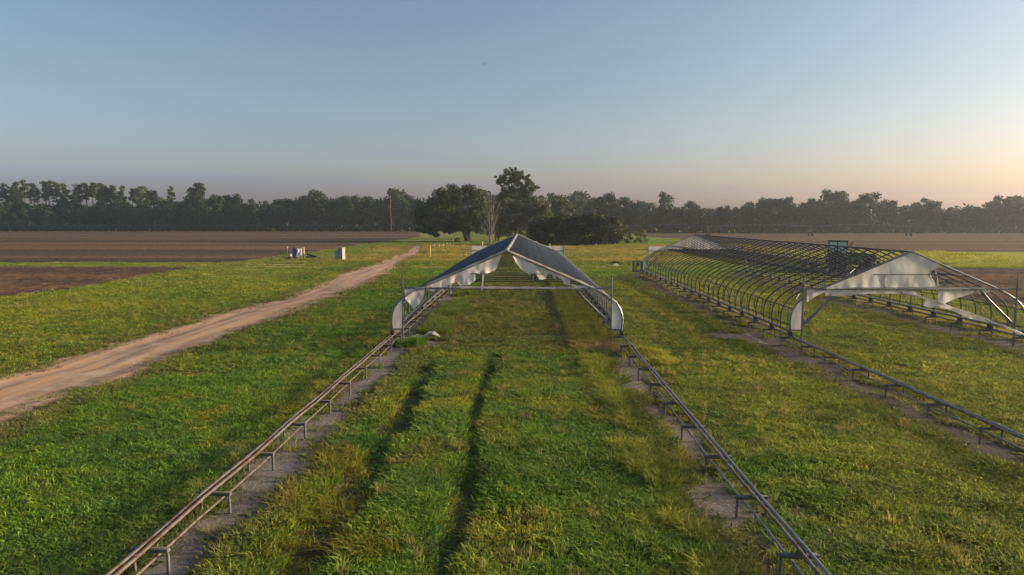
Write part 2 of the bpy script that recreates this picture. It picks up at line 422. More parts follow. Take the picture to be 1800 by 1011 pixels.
for k, rx in enumerate(RAIL_X):
    gx = np.arange(rx - 1.8, rx + (2.9 if k == 0 else 1.9), .11); gy = np.arange(3, 73, .16)
    tag(grid_obj('bare_soil', gx, gy, lambda x, y: .004 + .05 * (fbm(x, y, .45, 88, 3) - .5), M['soil'] if k < 2 else M['mud'], None, lambda x, y: soil_d(x, y) > -.02), kind='structure')
tag(grid_obj('bare_soil', np.arange(7.8, 11, .1), np.arange(31, 35.5, .12), lambda x, y: .012 + .05 * (fbm(x, y, .45, 88, 3) - .5), M['soil'], None, lambda x, y: (soil_d(x, y) > 0.02) & (x < 10.75)), kind='structure')
tag(grid_obj('sandy_path', np.arange(-40, 12, .35), np.arange(80, 90, .25), lambda x, y: height(x, y) + .03, M['sand'], None, lambda x, y: path_d(x, y) > 0), kind='structure')

# ------------------------------------------------------------------ grass (scattered)
protos = bpy.data.collections.new('grass_sources')
def grass_mat():
    m, nt, b, out = new_mat('grass_blade')
    at = nt.nodes.new('ShaderNodeAttribute'); at.attribute_name = 'col'; at.attribute_type = 'INSTANCER'
    g = nt.nodes.new('ShaderNodeNewGeometry'); hs = nt.nodes.new('ShaderNodeHueSaturation')
    mr = nt.nodes.new('ShaderNodeMapRange'); mr.inputs[3].default_value = .62; mr.inputs[4].default_value = 1.42
    nt.links.new(g.outputs['Random Per Island'], mr.inputs[0]); nt.links.new(mr.outputs[0], hs.inputs['Value']); nt.links.new(at.outputs['Color'], hs.inputs['Color'])
    nt.links.new(hs.outputs[0], b.inputs['Base Color']); b.inputs['Roughness'].default_value = .55; b.inputs['Specular IOR Level'].default_value = .2
    tr = nt.nodes.new('ShaderNodeBsdfTranslucent'); nt.links.new(hs.outputs[0], tr.inputs[0])
    mx = nt.nodes.new('ShaderNodeMixShader'); mx.inputs[0].default_value = .42
    nt.links.new(b.outputs[0], mx.inputs[1]); nt.links.new(tr.outputs[0], mx.inputs[2]); nt.links.new(mx.outputs[0], out.inputs[0])
    return m
M['grass'] = grass_mat()
def blades(seed, n, rad, h0, h1, w, lean, leafy=False):
    rng = np.random.default_rng(seed)
    a = rng.uniform(0, 2 * np.pi, n); rr = rad * np.sqrt(rng.uniform(0, 1, n))
    bx, by = rr * np.cos(a), rr * np.sin(a)
    h = rng.uniform(h0, h1, n); d = a + rng.normal(0, .8, n); ln = lean * h * rng.uniform(.2, 1.2, n)
    ww = w * rng.uniform(.7, 1.3, n); t = rng.uniform(0, 2 * np.pi, n)
    px, py = np.cos(t) * ww / 2, np.sin(t) * ww / 2
    dx, dy = np.cos(d), np.sin(d); z0 = np.zeros(n) - .02
    mid = .45; k2 = 1.0 if not leafy else 1.6
    v0 = np.stack([bx - px * .8, by - py * .8, z0], -1); v1 = np.stack([bx + px * .8, by + py * .8, z0], -1)
    mx, my = bx + dx * ln * .3, by + dy * ln * .3
    v2 = np.stack([mx + px * k2, my + py * k2, h * .6], -1); v3 = np.stack([mx - px * k2, my - py * k2, h * .6], -1)
    tx, ty = bx + dx * ln, by + dy * ln; tw = .18 if not leafy else .7
    v4 = np.stack([tx + px * tw, ty + py * tw, h * (1 - .25 * lean)], -1); v5 = np.stack([tx - px * tw, ty - py * tw, h * (1 - .25 * lean)], -1)
    V = np.stack([v0, v1, v2, v3, v4, v5], 1).reshape(-1, 3); o = np.arange(n)[:, None] * 6
    return V, np.concatenate([o + np.array([[0, 1, 2, 3]]), o + np.array([[3, 2, 4, 5]])], 0)
def proto_set(name, specs):
    col = bpy.data.collections.new(name)
    for s in specs:
        V, Q = blades(*s); me = np_mesh(name, V, Q, M['grass']); o = bpy.data.objects.new(name, me); col.objects.link(o)
    return col
def scatter_group(name, col):
    ng = bpy.data.node_groups.new(name, 'GeometryNodeTree')
    ng.interface.new_socket('Geometry', in_out='INPUT', socket_type='NodeSocketGeometry'); ng.interface.new_socket('Geometry', in_out='OUTPUT', socket_type='NodeSocketGeometry')
    N = ng.nodes; L = ng.links
    i = N.new('NodeGroupInput'); o = N.new('NodeGroupOutput'); ip = N.new('GeometryNodeInstanceOnPoints'); ci = N.new('GeometryNodeCollectionInfo')
    ci.inputs['Collection'].default_value = col; ci.inputs['Separate Children'].default_value = True; ci.inputs['Reset Children'].default_value = True
    def named(nm, typ):
        n = N.new('GeometryNodeInputNamedAttribute'); n.data_type = typ; n.inputs[0].default_value = nm; return n.outputs[0]
    L.new(i.outputs[0], ip.inputs['Points']); L.new(ci.outputs[0], ip.inputs['Instance']); ip.inputs['Pick Instance'].default_value = True
    L.new(named('pick', 'INT'), ip.inputs['Instance Index']); L.new(named('rot', 'FLOAT_VECTOR'), ip.inputs['Rotation']); L.new(named('scl', 'FLOAT_VECTOR'), ip.inputs['Scale'])
    L.new(ip.outputs[0], o.inputs[0])
    return ng
def scatter(name, label, col, x, y, s, sz, c, seed):
    rng = np.random.default_rng(seed); n = len(x)
    V = np.stack([x, y, height(x, y)], -1).astype(np.float32)
    me = bpy.data.meshes.new(name); me.vertices.add(n); me.vertices.foreach_set('co', V.ravel())
    def put(nm, typ, key, arr):
        a = me.attributes.new(nm, typ, 'POINT'); a.data.foreach_set(key, arr.ravel())
    put('pick', 'INT', 'value', rng.integers(0, len(col.objects), n).astype(np.int32))
    put('rot', 'FLOAT_VECTOR', 'vector', np.stack([rng.normal(0, .08, n), rng.normal(0, .08, n), rng.uniform(0, 6.283, n)], -1).astype(np.float32))
    put('scl', 'FLOAT_VECTOR', 'vector', np.stack([s, s, sz], -1).astype(np.float32))
    put('col', 'FLOAT_COLOR', 'color', np.concatenate([c, np.ones((n, 1))], 1).astype(np.float32))
    o = link(name, me); md = o.modifiers.new('scatter', 'NODES'); md.node_group = scatter_group(name, col)
    return tag(o, label, 'grass', None, 'stuff')
def sample(seed, n, y0, y1, xm=lambda y: y * .80 + 3):
    rng = np.random.default_rng(seed)
    y = np.sqrt(rng.uniform(y0 ** 2, y1 ** 2, n)); w = xm(y); x = rng.uniform(-1, 1, n) * w
    return x, y, rng
def open_ground(x, y, rng, edge=.25):
    k = (road_d(x, y) < -.02 + .9 * rng.random(len(x)) * (rng.random(len(x)) < .32)) & (field_d(x, y) < .35 * rng.random(len(x))) & (path_d(x, y) < .05)
    sd = soil_d(x, y); k &= (sd < -.05) | ((sd < .3) & (rng.random(len(x)) < .16))
    return k
P_LAWN = proto_set('lawn_tuft', [(1, 34, .24, .08, .20, .016, .8), (2, 30, .22, .10, .24, .015, .9), (3, 36, .26, .07, .17, .017, .7), (4, 34, .22, .06, .14, .020, 1.0, True)])
P_TALL = proto_set('tall_tuft', [(11, 46, .17, .22, .50, .012, .8), (12, 40, .12, .25, .56, .011, .9), (13, 50, .20, .18, .42, .013, .7)])
P_WEED = proto_set('weed_tuft', [(21, 44, .2, .05, .20, .026, .9, True), (22, 40, .16, .06, .24, .022, .8, True)])
# lawn, three rings of distance: near tufts are small and dense
LX = []; LY = []; LS = []; LZ = []
for sd, n, y0, y1, base in ((1, 62000, 8, 24, 1.0), (2, 58000, 24, 50, 1.35), (3, 42000, 50, 100, 2.1), (4, 22000, 100, 190, 3.2)):
    x, y, rng = sample(sd, n, y0, y1)
    if sd == 4: kx = (x > -40) & (x < 75)
    else: kx = np.ones(len(x), bool)
    k = open_ground(x, y, rng) & kx
    rm = rut_m(x, y); k &= rng.random(n) > rm * .85; k &= (fbm(x, y, 1.0, 171, 3) < .63) | (rng.random(n) < .22)
    ins = (x > -5) & (x < 2.6) & (y > 30) & (y < 69)
    x, y = x[k], y[k]; rm = rm[k]; ins = ins[k]
    f = .25 + .9 * fbm(x, y, 2.2, 70) + .8 * fbm(x, y, .8, 170, 3)
    f = f * np.where((x > -5.3) & (x < 3.7), .62, .52)
    s = base * rng.uniform(.8, 1.25, len(x)); z = (1 if base < 1.2 else base * .62) * f * rng.uniform(.75, 1.3, len(x)) * (1 - .5 * rm) * np.where(ins, .75, 1)
    LX.append(x); LY.append(y); LS.append(s); LZ.append(z)
x = np.concatenate(LX); y = np.concatenate(LY); s = np.concatenate(LS); z = np.concatenate(LZ)
rng = np.random.default_rng(9)
c = grass_col(x, y) * rng.uniform(.68, 1.38, (len(x), 1)) * np.exp(rng.normal(0, .10, (len(x), 3)))
scatter('lawn_grass', 'short green and yellow grass covering the open ground', P_LAWN, x, y, s, z, np.clip(c, .008, 1), 5)
# taller tufts
TX = []; TY = []; TS = []; TZ = []; TC = []
def tall(x, y, s, z, c):
    TX.append(x); TY.append(y); TS.append(s); TZ.append(z); TC.append(c)
x, y, rng = sample(31, 26000, 9, 30, lambda y: 0 * y + 6)
pn = fbm(x, y, 1.9, 71, 3)
k = open_ground(x, y, rng) & (x > -5) & (x < 3.7) & (rut_m(x, y) < .02) & (np.abs(x + 3.55) > .75) & (pn > .55) & (rng.random(len(x)) < .17)
x, y = x[k], y[k]; tall(x, y, rng.uniform(.7, 1.1, len(x)), rng.uniform(.28, .6, len(x)), lerp(grass_col(x, y), YEL * .8, np.full(len(x), .12)))
rng = np.random.default_rng(32)      # along the inside of the right rail
n = 1500; y = rng.uniform(8, 30, n); x = 2.6 + rng.normal(0, .22, n); k = (fbm(x, y, 2.2, 72) > .38); x, y = x[k], y[k]
tall(x, y, rng.uniform(.7, 1.1, len(x)), rng.uniform(.4, .8, len(x)), lerp(grass_col(x, y), YEL * .9, np.full(len(x), .4)))
n = 3400; y = rng.uniform(29, 69, n); x = rng.uniform(2.2, 3.9, n)
tall(x, y, rng.uniform(1, 1.5, n), rng.uniform(.45, .8, n), lerp(lerp(grass_col(x, y), YEL * .9, np.full(n, .5)), TAN, sstep(31.5, 29.5, y) * .8))
n = 1500; y = rng.uniform(33, 66, n); x = rng.uniform(-5.1, -3.9, n); k = fbm(x, y, 3, 73) > .48; x, y = x[k], y[k]
tall(x, y, rng.uniform(1, 1.4, len(x)), rng.uniform(.7, 1.2, len(x)), lerp(grass_col(x, y), GREEN * .8, np.full(len(x), .7)))
for cx, cy, r_, n, cc, hh in ((-4.95, 30.3, .28, 40, GREEN * .8, 1.3), (4.85, 28.4, .35, 40, YEL, 1.0), (5.2, 26.6, .4, 36, YEL, .8), (-3.9, 12.6, .6, 34, YEL * .6, .6), (-2.9, 11.0, .5, 28, YEL * .6, .6), (-4.2, 15.2, .5, 30, YEL * .6, .65)):
    x = cx + rng.normal(0, r_, n); y = cy + rng.normal(0, r_, n)
    tall(x, y, rng.uniform(.8, 1.2, n), hh * rng.uniform(.7, 1.1, n), np.tile(cc, (n, 1)) * rng.uniform(.8, 1.2, (n, 1)))
for rx in RAIL_X:                              # grass growing up through the rails
    n = 260; y = rng.uniform(8, 70, n); x = rx + rng.normal(0, .28, n); k = fbm(x, y, 2.4, 78) > .52; x, y = x[k], y[k]
    tall(x, y, rng.uniform(.6, 1.0, len(x)), rng.uniform(.3, .8, len(x)), lerp(grass_col(x, y), GREEN, np.full(len(x), .4)))
x, y, rng = sample(33, 30000, 30, 75)         # under the frame of the right greenhouse and along its rails
k = open_ground(x, y, rng) & (((np.abs(x - 12.2) < .8) | (np.abs(x - 22.6) < 1.0)) & (fbm(x, y, 3, 75) > .35) & (y < 70))
x, y = x[k], y[k]; tall(x, y, rng.uniform(1, 1.4, len(x)), rng.uniform(.5, 1.0, len(x)), lerp(grass_col(x, y), GOLD, np.full(len(x), .5)))
x, y, rng = sample(34, 30000, 88, 165)        # the rank golden grass beyond the greenhouses
k = open_ground(x, y, rng) & (x > -32) & (x < 55) & (fbm(x, y, 9, 76) > .42)
x, y = x[k], y[k]; tall(x, y, rng.uniform(2, 3, len(x)), rng.uniform(.6, 1.2, len(x)), grass_col(x, y) * 1.05)
x, y, rng = sample(35, 16000, 9, 60)          # scattered taller blades elsewhere
k = open_ground(x, y, rng) & ((x < -6.5) | (x > 5)) & (fbm(x, y, 4, 79) > .58) & (rng.random(len(x)) < .35)
x, y = x[k], y[k]; tall(x, y, rng.uniform(.8, 1.3, len(x)), rng.uniform(.3, .55, len(x)), grass_col(x, y))
x, y, rng = sample(37, 2400, 9, 48)           # dead seed stalks standing in the turf
k = open_ground(x, y, rng) & (rut_m(x, y) < .1) & (fbm(x, y, 3.5, 83) > .42)
x, y = x[k], y[k]; tall(x, y, rng.uniform(.35, .7, len(x)), rng.uniform(.45, .85, len(x)), lerp(np.tile(TAN * .75, (len(x), 1)), grass_col(x, y), rng.uniform(.2, .8, len(x))))
x, y, rng = sample(38, 3000, 9, 42)           # darker coarse tussocks in the side lawns
k = open_ground(x, y, rng) & ((x < -6.6) | (x > 5)) & (fbm(x, y, 2.6, 84) > .5)
x, y = x[k], y[k]; tall(x, y, rng.uniform(.8, 1.5, len(x)), rng.uniform(.25, .5, len(x)), lerp(grass_col(x, y), DEEP, np.full(len(x), .55)))
x = np.concatenate(TX); y = np.concatenate(TY); c = np.concatenate(TC)
c = c * rng.uniform(.8, 1.2, (len(x), 1))
scatter('tall_grass', 'taller yellow green grass tufts between the rails', P_TALL, x, y, np.concatenate(TS), np.concatenate(TZ), np.clip(c, .008, 1), 6)
x, y, rng = sample(36, 34000, 9, 32, lambda y: 0 * y + 7)
k = open_ground(x, y, rng) & (fbm(x, y, 1.7, 81, 3) > .49) & (x > -5.2) & (x < 3.7) & (rut_m(x, y) < .12) & (rng.random(len(x)) < .75)
x, y = x[k], y[k]; c = lerp(grass_col(x, y), np.array([.13, .22, .06]), np.full(len(x), .45)) * rng.uniform(.8, 1.3, (len(x), 1))
scatter('weed_cover', 'low leafy green weeds mixed into the grass', P_WEED, x, y, rng.uniform(.7, 1.15, len(x)), rng.uniform(.4, .85, len(x)), c, 7)

# ------------------------------------------------------------------ rails on stands
STEP = 2.25; ST0 = 3.55
def stand_meshes():
    mb = MB(); mb.box((0, 0, .375), (.60, .09, .07), 0, .012); mb.box((0, -.058, .405), (.62, .012, .02))
    cb = mb.mesh('stand', M['stand'])
    lg = MB().box((0, 0, .10), (.042, .042, .46), 0, .006).mesh('leg', M['stand'])
    ck = MB().box((0, 0, .427), (.10, .09, .03), 0, .006).mesh('cradle', M['truck'])
    return cb, lg, ck
CB, LG, CK = stand_meshes()
def track(rx, inner, y0, y1, label, rusty):
    rng = random.Random(int(rx * 10))
    t = empty('rail_track', (rx, y0, 0), 0, label, 'rail track', 'rail tracks the greenhouses roll on')
    L = y1 - y0
    for k, dx in enumerate((-.058, .058)):
        pts = [(dx + .012 * math.sin(i * 1.3 + k + rx), i * L / 60, .475 + .012 * math.sin(i * 1.57 + k + rx)) for i in range(61)]
        rp = MB().tube(pts, .030, 10)
        for q in range(3 + k * 2, 60, 5): rp.tube([tuple(np.array(pts[q]) * (1 - f) + np.array(pts[q + 1]) * f) for f in (.1, .22)], .037, 10)
        rp.build('rail_pipe', M['rusty'] if k == 0 or rusty else M['galv'], t)
    pts = [(inner * (.17 + .02 * math.sin(i)), i * L / 40, .27 + .02 * math.sin(i * 1.7)) for i in range(41)]
    MB().tube(pts, .022, 8).build('lower_pipe', M['rusty'] if rusty else M['galv'], t)
    n = int(L / STEP) + 1
    for i in range(n):
        s = link('stand', CB, t, (inner * .05, ST0 - y0 + i * STEP if ST0 > y0 else i * STEP, rng.uniform(-.012, .012)))
        if s.location.y > L: s.location.y = L
        s.rotation_euler = (0, rng.uniform(-.02, .02), rng.uniform(-.05, .05))
        for sx in (-.27, .27):
            l = link('leg', LG, s, (sx, 0, 0)); l.rotation_euler = (rng.uniform(-.03, .03), rng.uniform(-.04, .04), 0)
        link('cradle', CK, s, (-inner * .05, 0, 0))
    return t
Y0, Y1 = 3.0, 71.5
track(RAIL_X[0], 1, Y0, Y1, 'rusty twin pipe rail on low metal stands, leftmost, nearest the dirt road', True)
track(RAIL_X[1], -1, Y0, Y1, 'grey twin pipe rail on low stands under right side of the dark roofed greenhouse', False)
track(RAIL_X[2], -1, Y0, Y1, 'pale twin pipe rail over dark mud under the left side of the bare ribbed greenhouse', False)
track(RAIL_X[3], -1, Y0, Y1, 'twin pipe rail under the far right side of the bare ribbed greenhouse', False)

# ------------------------------------------------------------------ greenhouses
HALF = 5.03; FZ = .73; YF = 30.36; PITCH_R = 1.13; NR = 35
PROF = [(5.03, 0), (5.055, .35), (5.03, .65), (4.95, .92), (4.80, 1.15), (4.56, 1.37), (4.2, 1.6), (3.52, 1.93), (1.92, 2.61), (.07, 3.40)]
def prof_z(x):
    p = sorted(PROF); return float(np.interp(abs(x), [a for a, b in p], [b for a, b in p])) + FZ
def arch_pts(y=0): return [(-a, y, b + FZ) for a, b in PROF] + [(a, y, b + FZ) for a, b in PROF[::-1]]
def sheet(name, top, bot, parent, n=24, m=7, wr=.05, seed=0, mat='plastic'):
    """a film hung between an upper and a lower polyline, wrinkled"""
    def res(P, n):
        P = np.array(P, float); d = np.r_[0, np.cumsum(np.linalg.norm(np.diff(P, axis=0), axis=1))]
        # keep corners: sample by index too
        t = np.linspace(0, d[-1], n); return np.stack([np.interp(t, d, P[:, k]) for k in range(3)], -1)
    A = res(top, n); B = res(bot, n); V = []
    for j in range(m):
        f = j / (m - 1); row = A * (1 - f) + B * f
        w = (fbm(row[:, 0] * 1.0 + 7 * seed, row[:, 2] * .5 + 3, .5, 200 + seed, 3) - .5) * 2
        row[:, 1] += w * wr * 1.5 * (.25 + f) ; V.append(row)
    V = np.concatenate(V); j, i = np.meshgrid(np.arange(m - 1), np.arange(n - 1), indexing='ij'); a = (j * n + i).ravel()
    V = V - np.array(parent.location)
    return link(name, np_mesh(name, V, np.stack([a, a + 1, a + n + 1, a + n], -1), M[mat], True), parent)

def arch_mesh(mat):
    return MB().tube(arch_pts(), .029, 6).mesh('arch', mat)
def truss_mesh(mat):
    zt = prof_z(3.3); m = MB()
    m.tube([(-3.3, 0, zt), (3.3, 0, zt)], .022, 6)
    for sx in (-1, 1):
        m.tube([(sx * 1.15, 0, zt), (sx * 1.15, 0, prof_z(1.15))], .018, 5)
        m.tube([(sx * 1.15, 0, zt), (sx * 2.35, 0, prof_z(2.35))], .016, 5)
    return m.mesh('truss', mat)
def greenhouse(xc, label, ridge_cap):
    g = empty('greenhouse', (xc, YF, 0), 0, label, 'greenhouse', 'rolling greenhouse frames')
    am = arch_mesh(M['galv_roof' if ridge_cap else 'galv_old']); tm = truss_mesh(M['galv_old'])
    Lh = (NR - 1) * PITCH_R
    for i in range(NR):
        a = link('arch', am if 0 < i < NR - 1 else MB().tube(arch_pts(), .042, 8).mesh('end_arch', M['galv']), g, (0, i * PITCH_R, 0))
        if i in (0, NR - 1): a.name = 'end_arch'
        else: link('truss', tm, a)
    for x in (-4.95, -2.6, 2.6, 4.95):
        z = prof_z(x) if abs(x) < 4.9 else FZ + .92
        MB().tube([(x - math.copysign(.06, x), 0, z), (x - math.copysign(.06, x), Lh, z)], .022, 6).build('purlin', M['galv_old'], g)
    MB().tube([(0, 0, FZ + 3.41), (0, Lh, FZ + 3.41)], .038, 8).build('ridge_pole', M['galv_old'], g)
    # wall struts, braces, channels and trucks of the two sides
    for sx in (-1, 1):
        ch = MB().box((sx * 5.03, Lh / 2, FZ - .04), (.10, Lh + .1, .09), 0, .01); ch.build('base_channel', M['galv'], g)
        MB().tube([(sx * 4.9, 0, FZ + .16), (sx * 4.9, Lh, FZ + .16)], .028, 6).build('side_rail', M['galv_old'], g)
        st = MB()
        for i in range(NR - 1):
            st = MB().tube([(sx * 4.97, (i + .5) * PITCH_R, FZ), (sx * 4.93, (i + .5) * PITCH_R, FZ + .92)], .016, 5)
            if i % 2 == 0: st.tube([(sx * 4.97, i * PITCH_R, FZ + .05), (sx * 4.92, (i + 1) * PITCH_R, FZ + .92), (sx * 3.55, (i + 2) * PITCH_R if i < NR - 2 else (i + 1) * PITCH_R, FZ + 1.9)], .017, 5)
            st.build('wall_strut', M['galv_old'], g)
        for i in range(0, NR, 2):
            t = MB().box((sx * 5.03, i * PITCH_R, .60), (.16, .26, .17), 0, .02)
            for w in (-.09, .09): t.lathe((sx * 5.03 - .06, i * PITCH_R + w, .545), (1, 0, 0), [(0, .03), (0, .055), (.12, .055), (.12, .03)], 10)
            t.build('roller_truck', M['truck'], g)
    # the two ends: posts, beam, knee braces
    for y, s in ((-.07, -1), (Lh + .07, 1)):
        for sx in (-1, 1):
            MB().box((sx * 4.55, y, 1.56), (.065, .065, 2.92), 0, .006).build('end_post', M['galv'], g)
            MB().tube([(sx * 4.55, y, 3.0), (sx * 4.55, y, 3.12)], .02, 6).build('post_pin', M['galv_old'], g)
            k = MB()
            for dz in (0, .13): k.tube([(sx * 4.52, y - s * .03, 1.02 - dz), (sx * (2.95 + dz * .6), y - s * .03, 2.52 - dz * .2)], .036, 8)
            k.build('knee_brace', M['galv'], g)
            MB().box((sx * 4.79, y, FZ + .02), (.50, .05, .05), 0, .005).build('sill', M['galv'], g)
        MB().tube([(-4.55, y - .05 * s, 2.56), (-1.5, y - .05 * s, 2.535), (1.5, y - .05 * s, 2.53), (4.55, y - .05 * s, 2.56)], .040, 8).build('end_beam', M['galv'], g)
        m = MB(); m.tube([(-1.6, y, 3.17), (1.6, y, 3.17)], .017, 6)
        for sx in (-1.1, 1.1): m.tube([(sx, y, 2.56), (sx, y, 3.17)], .015, 6)
        m.build('gable_frame', M['galv_old'], g)
    # small outrigger arms at the far end
    for sx in (-1, 1):
        MB().tube([(sx * 4.55, Lh + .1, 2.7), (sx * 5.7, Lh + .1, 2.62), (sx * 5.5, Lh + .1, 1.9)] if sx > 0 else [(sx * 4.55, Lh + .1, 2.7), (sx * 5.6, Lh + .1, 2.66)], .02, 6).build('outrigger', M['galv_old'], g)
    return g
XA = -.825; XB = 16.54
H1 = greenhouse(XA, 'greenhouse with dark close ribbed roof, white ridge strip and torn plastic in its open gable', True)
H2 = greenhouse(XB, 'bare ribbed greenhouse frame on the right with white plastic over its front gable', False)
LH = (NR - 1) * PITCH_R
# film left on the first greenhouse
def A1(a, b): # point from a tracing of the front end plane
    return on_y(660 + a / 3.889, 390 + b / 3.889, YF - .06)
def under(xw0, xw1, xc, n, off=.05):
    return [(x, YF - .06, prof_z(x - xc) - off) for x in np.linspace(xw0, xw1, n)]
def wedge(g, xc, sx, y, name='side_panel', seed=1):
    zs = np.linspace(FZ + .03, prof_z(4.55) - .03, 12); p = sorted([(b + FZ, a) for a, b in PROF])
    zz = [a for a, b in p]; xx = [b for a, b in p]
    outer = [(xc + sx * (float(np.interp(z, zz, xx)) - .03), y, z) for z in zs]; inner = [(xc + sx * 4.585, y, z) for z in zs]
    return sheet(name, outer, inner, g, 14, 5, .02, seed)
for g, xc in ((H1, XA), (H2, XB)):
    for sx in (-1, 1):
        if not (g is H2 and sx > 0):
            wedge(g, xc, sx, YF - .02, seed=3 + sx)
            wedge(g, xc, sx, YF + LH + .03, seed=5 + sx)
        # white corner films at the far end, between post, beam and arch
        xs_ = np.linspace(4.5, 3.55, 6)
        sheet('corner_panel', [(xc + sx * x, YF + LH + .05, 3.0) for x in np.linspace(4.5, 2.5, 6)], [(xc + sx * x, YF + LH + .05, prof_z(x) - .02) for x in np.linspace(4.5, 2.5, 6)], g, 10, 4, .02, 9 + sx)
xl = A1(345, 445)[0]; xr_ = A1(858, 235)[0]
sheet('torn_plastic', under(xl, xr_, XA, 20), [A1(*p) for p in ((345, 462), (400, 482), (450, 462), (480, 432), (530, 418), (560, 410), (580, 438), (640, 432), (685, 400), (680, 350), (720, 356), (770, 352), (820, 330), (845, 275), (858, 237))], H1, 70, 8, .10, 1)
sheet('torn_plastic', under(A1(940, 235)[0], A1(1330, 430)[0], XA, 20), [A1(*p) for p in ((942, 240), (962, 285), (1000, 330), (1060, 366), (1085, 355), (1105, 370), (1118, 396), (1165, 392), (1180, 350), (1208, 358), (1215, 388), (1238, 392), (1236, 372), (1280, 395), (1285, 425), (1330, 434))], H1, 70, 8, .10, 2)
sheet('torn_plastic', [A1(340, 446), A1(200, 448), A1(195, 452)], [A1(330, 500), A1(312, 545), A1(266, 596), A1(202, 530)], H1, 30, 8, .08, 3)
sheet('torn_plastic', [A1(1330, 425), A1(1450, 445)], [A1(1345, 440), A1(1380, 462), A1(1450, 456)], H1, 16, 5, .04, 4)
sheet('plastic_strip', [A1(733, 352), A1(745, 352)], [A1(722, 475), A1(734, 470)], H1, 4, 12, .05, 5)
sheet('plastic_strip', [A1(508, 420), A1(524, 420)], [A1(510, 498), A1(522, 492)], H1, 4, 10, .05, 6)
sheet('plastic_strip', [A1(1214, 370), A1(1222, 372)], [A1(1230, 395), A1(1238, 390)], H1, 4, 6, .03, 7)
def wrap(g, name, pts, r, seed):
    rng = random.Random(seed); P = []
    for i in range(len(pts) - 1):
        for k in range(6):
            f = k / 6; P.append(tuple(pts[i][j] * (1 - f) + pts[i + 1][j] * f + rng.uniform(-.008, .008) for j in range(3)))
    P.append(pts[-1])
    return MB().tube(P, [r * rng.uniform(.7, 1.35) for _ in P], 8).build(name, M['plastic'], g)
wrap(H1, 'plastic_roll', [(-2.4, -.12, 2.59), (-.8, -.12, 2.585), (.6, -.12, 2.575), (2, -.12, 2.57), (3.05, -.12, 2.57)], .042, 1)
wrap(H1, 'edge_strip', [(-3.5, -.03, prof_z(3.5) + .03), (-1.9, -.03, prof_z(1.92) + .035), (-.05, -.03, FZ + 3.46)], .042, 2)
wrap(H1, 'edge_strip', [(.05, -.03, FZ + 3.46), (1.92, -.03, prof_z(1.92) + .035), (3.5, -.03, prof_z(3.5) + .03), (4.2, -.03, FZ + 1.64), (4.8, -.03, FZ + 1.19)], .042, 3)
wrap(H1, 'edge_strip', [(-3.9, LH + .04, prof_z(3.9) + .03), (-1.9, LH + .04, prof_z(1.92) + .04), (0, LH + .04, FZ + 3.46), (1.9, LH + .04, prof_z(1.92) + .04), (3.9, LH + .04, prof_z(3.9) + .03)], .045, 4)
rc = MB(); rng_ = random.Random(8); n = 60
for i in range(n + 1):
    y = -.08 + i * (LH + .16) / n
    for dx, dz in ((-.09, -.03), (-.045, .02), (0, .045), (.045, .02), (.09, -.03)): rc.v.append((dx + rng_.uniform(-.01, .01), y, FZ + 3.46 + dz * .7 + rng_.uniform(-.008, .008)))
rc.n = len(rc.v)
for i in range(n):
    for k in range(4): rc.f.append((i * 5 + k, i * 5 + k + 1, i * 5 + k + 6, i * 5 + k + 5))
rc.build('ridge_strip', M['plastic'], H1)
# film left on the second greenhouse
def A2(a, b): return on_y(1360 + a / 4.043, 390 + b / 4.043, YF - .06)
def under2(p0, p1, n): return under(A2(*p0)[0], A2(*p1)[0], XB, n, .04)
sheet('gable_panel', under2((372, 480), (1175, 320), 40), [A2(*p) for p in ((374, 478), (500, 475), (700, 470), (950, 466), (1168, 462), (1142, 430), (1112, 372), (1112, 350), (1175, 326))], H2, 80, 16, .06, 11)
sheet('beam_film', [A2(360, 486), A2(700, 480), A2(985, 478)], [A2(370, 526), A2(500, 521), A2(700, 511), A2(850, 510), A2(1000, 524), A2(1062, 545)], H2, 50, 6, .07, 12)
sheet('torn_plastic', [A2(234, 486), A2(372, 488)], [A2(238, 572), A2(300, 530), A2(372, 494)], H2, 20, 6, .04, 13)
sheet('torn_plastic', [A2(1170, 488), A2(1420, 492)], [A2(1170, 572), A2(1222, 582), A2(1300, 542), A2(1420, 506)], H2, 30, 7, .07, 14)
sheet('torn_plastic', [A2(1436, 488), A2(1536, 476)], [A2(1462, 517), A2(1538, 494)], H2, 14, 5, .05, 15)
sheet('torn_plastic', [A2(1080, 556), A2(1250, 604), A2(1400, 655), A2(1520, 705)], [A2(1066, 596), A2(1108, 612), A2(1150, 600), A2(1260, 626), A2(1330, 660), A2(1400, 690), A2(1500, 708)], H2, 50, 6, .07, 16)
sheet('plastic_strip', [A2(1148, 355), A2(1158, 355)], [A2(1164, 462), A2(1176, 458)], H2, 4, 10, .04, 17)
o_ = np.array(H2.location)
wrap(H2, 'loose_pole', [tuple(np.array(A2(*p)) - o_ - np.array([0, .1, 0])) for p in ((900, 508), (1010, 524), (1110, 556), (1250, 606), (1400, 655), (1550, 712), (1700, 772), (1780, 805))], .05, 21)
wrap(H2, 'plastic_roll', [(-2.9, -.12, 2.58), (-.8, -.12, 2.585), (.6, -.12, 2.575), (2, -.12, 2.57), (3.1, -.12, 2.58)], .04, 22)
for px0, px1 in (((543, 365), (600, 310)), ((432, 458), (475, 408)), ((160, 548), (183, 512))):
    a = np.array(on_y(1360 + px0[0] / 4.043, 390 + px0[1] / 4.043, YF + 2.3)); b = np.array(on_y(1360 + px1[0] / 4.043, 390 + px1[1] / 4.043, YF + 3.4))
    MB().tube([a - o_, b - o_], .014, 6).build('loose_batten', M['white_paint'], H2)
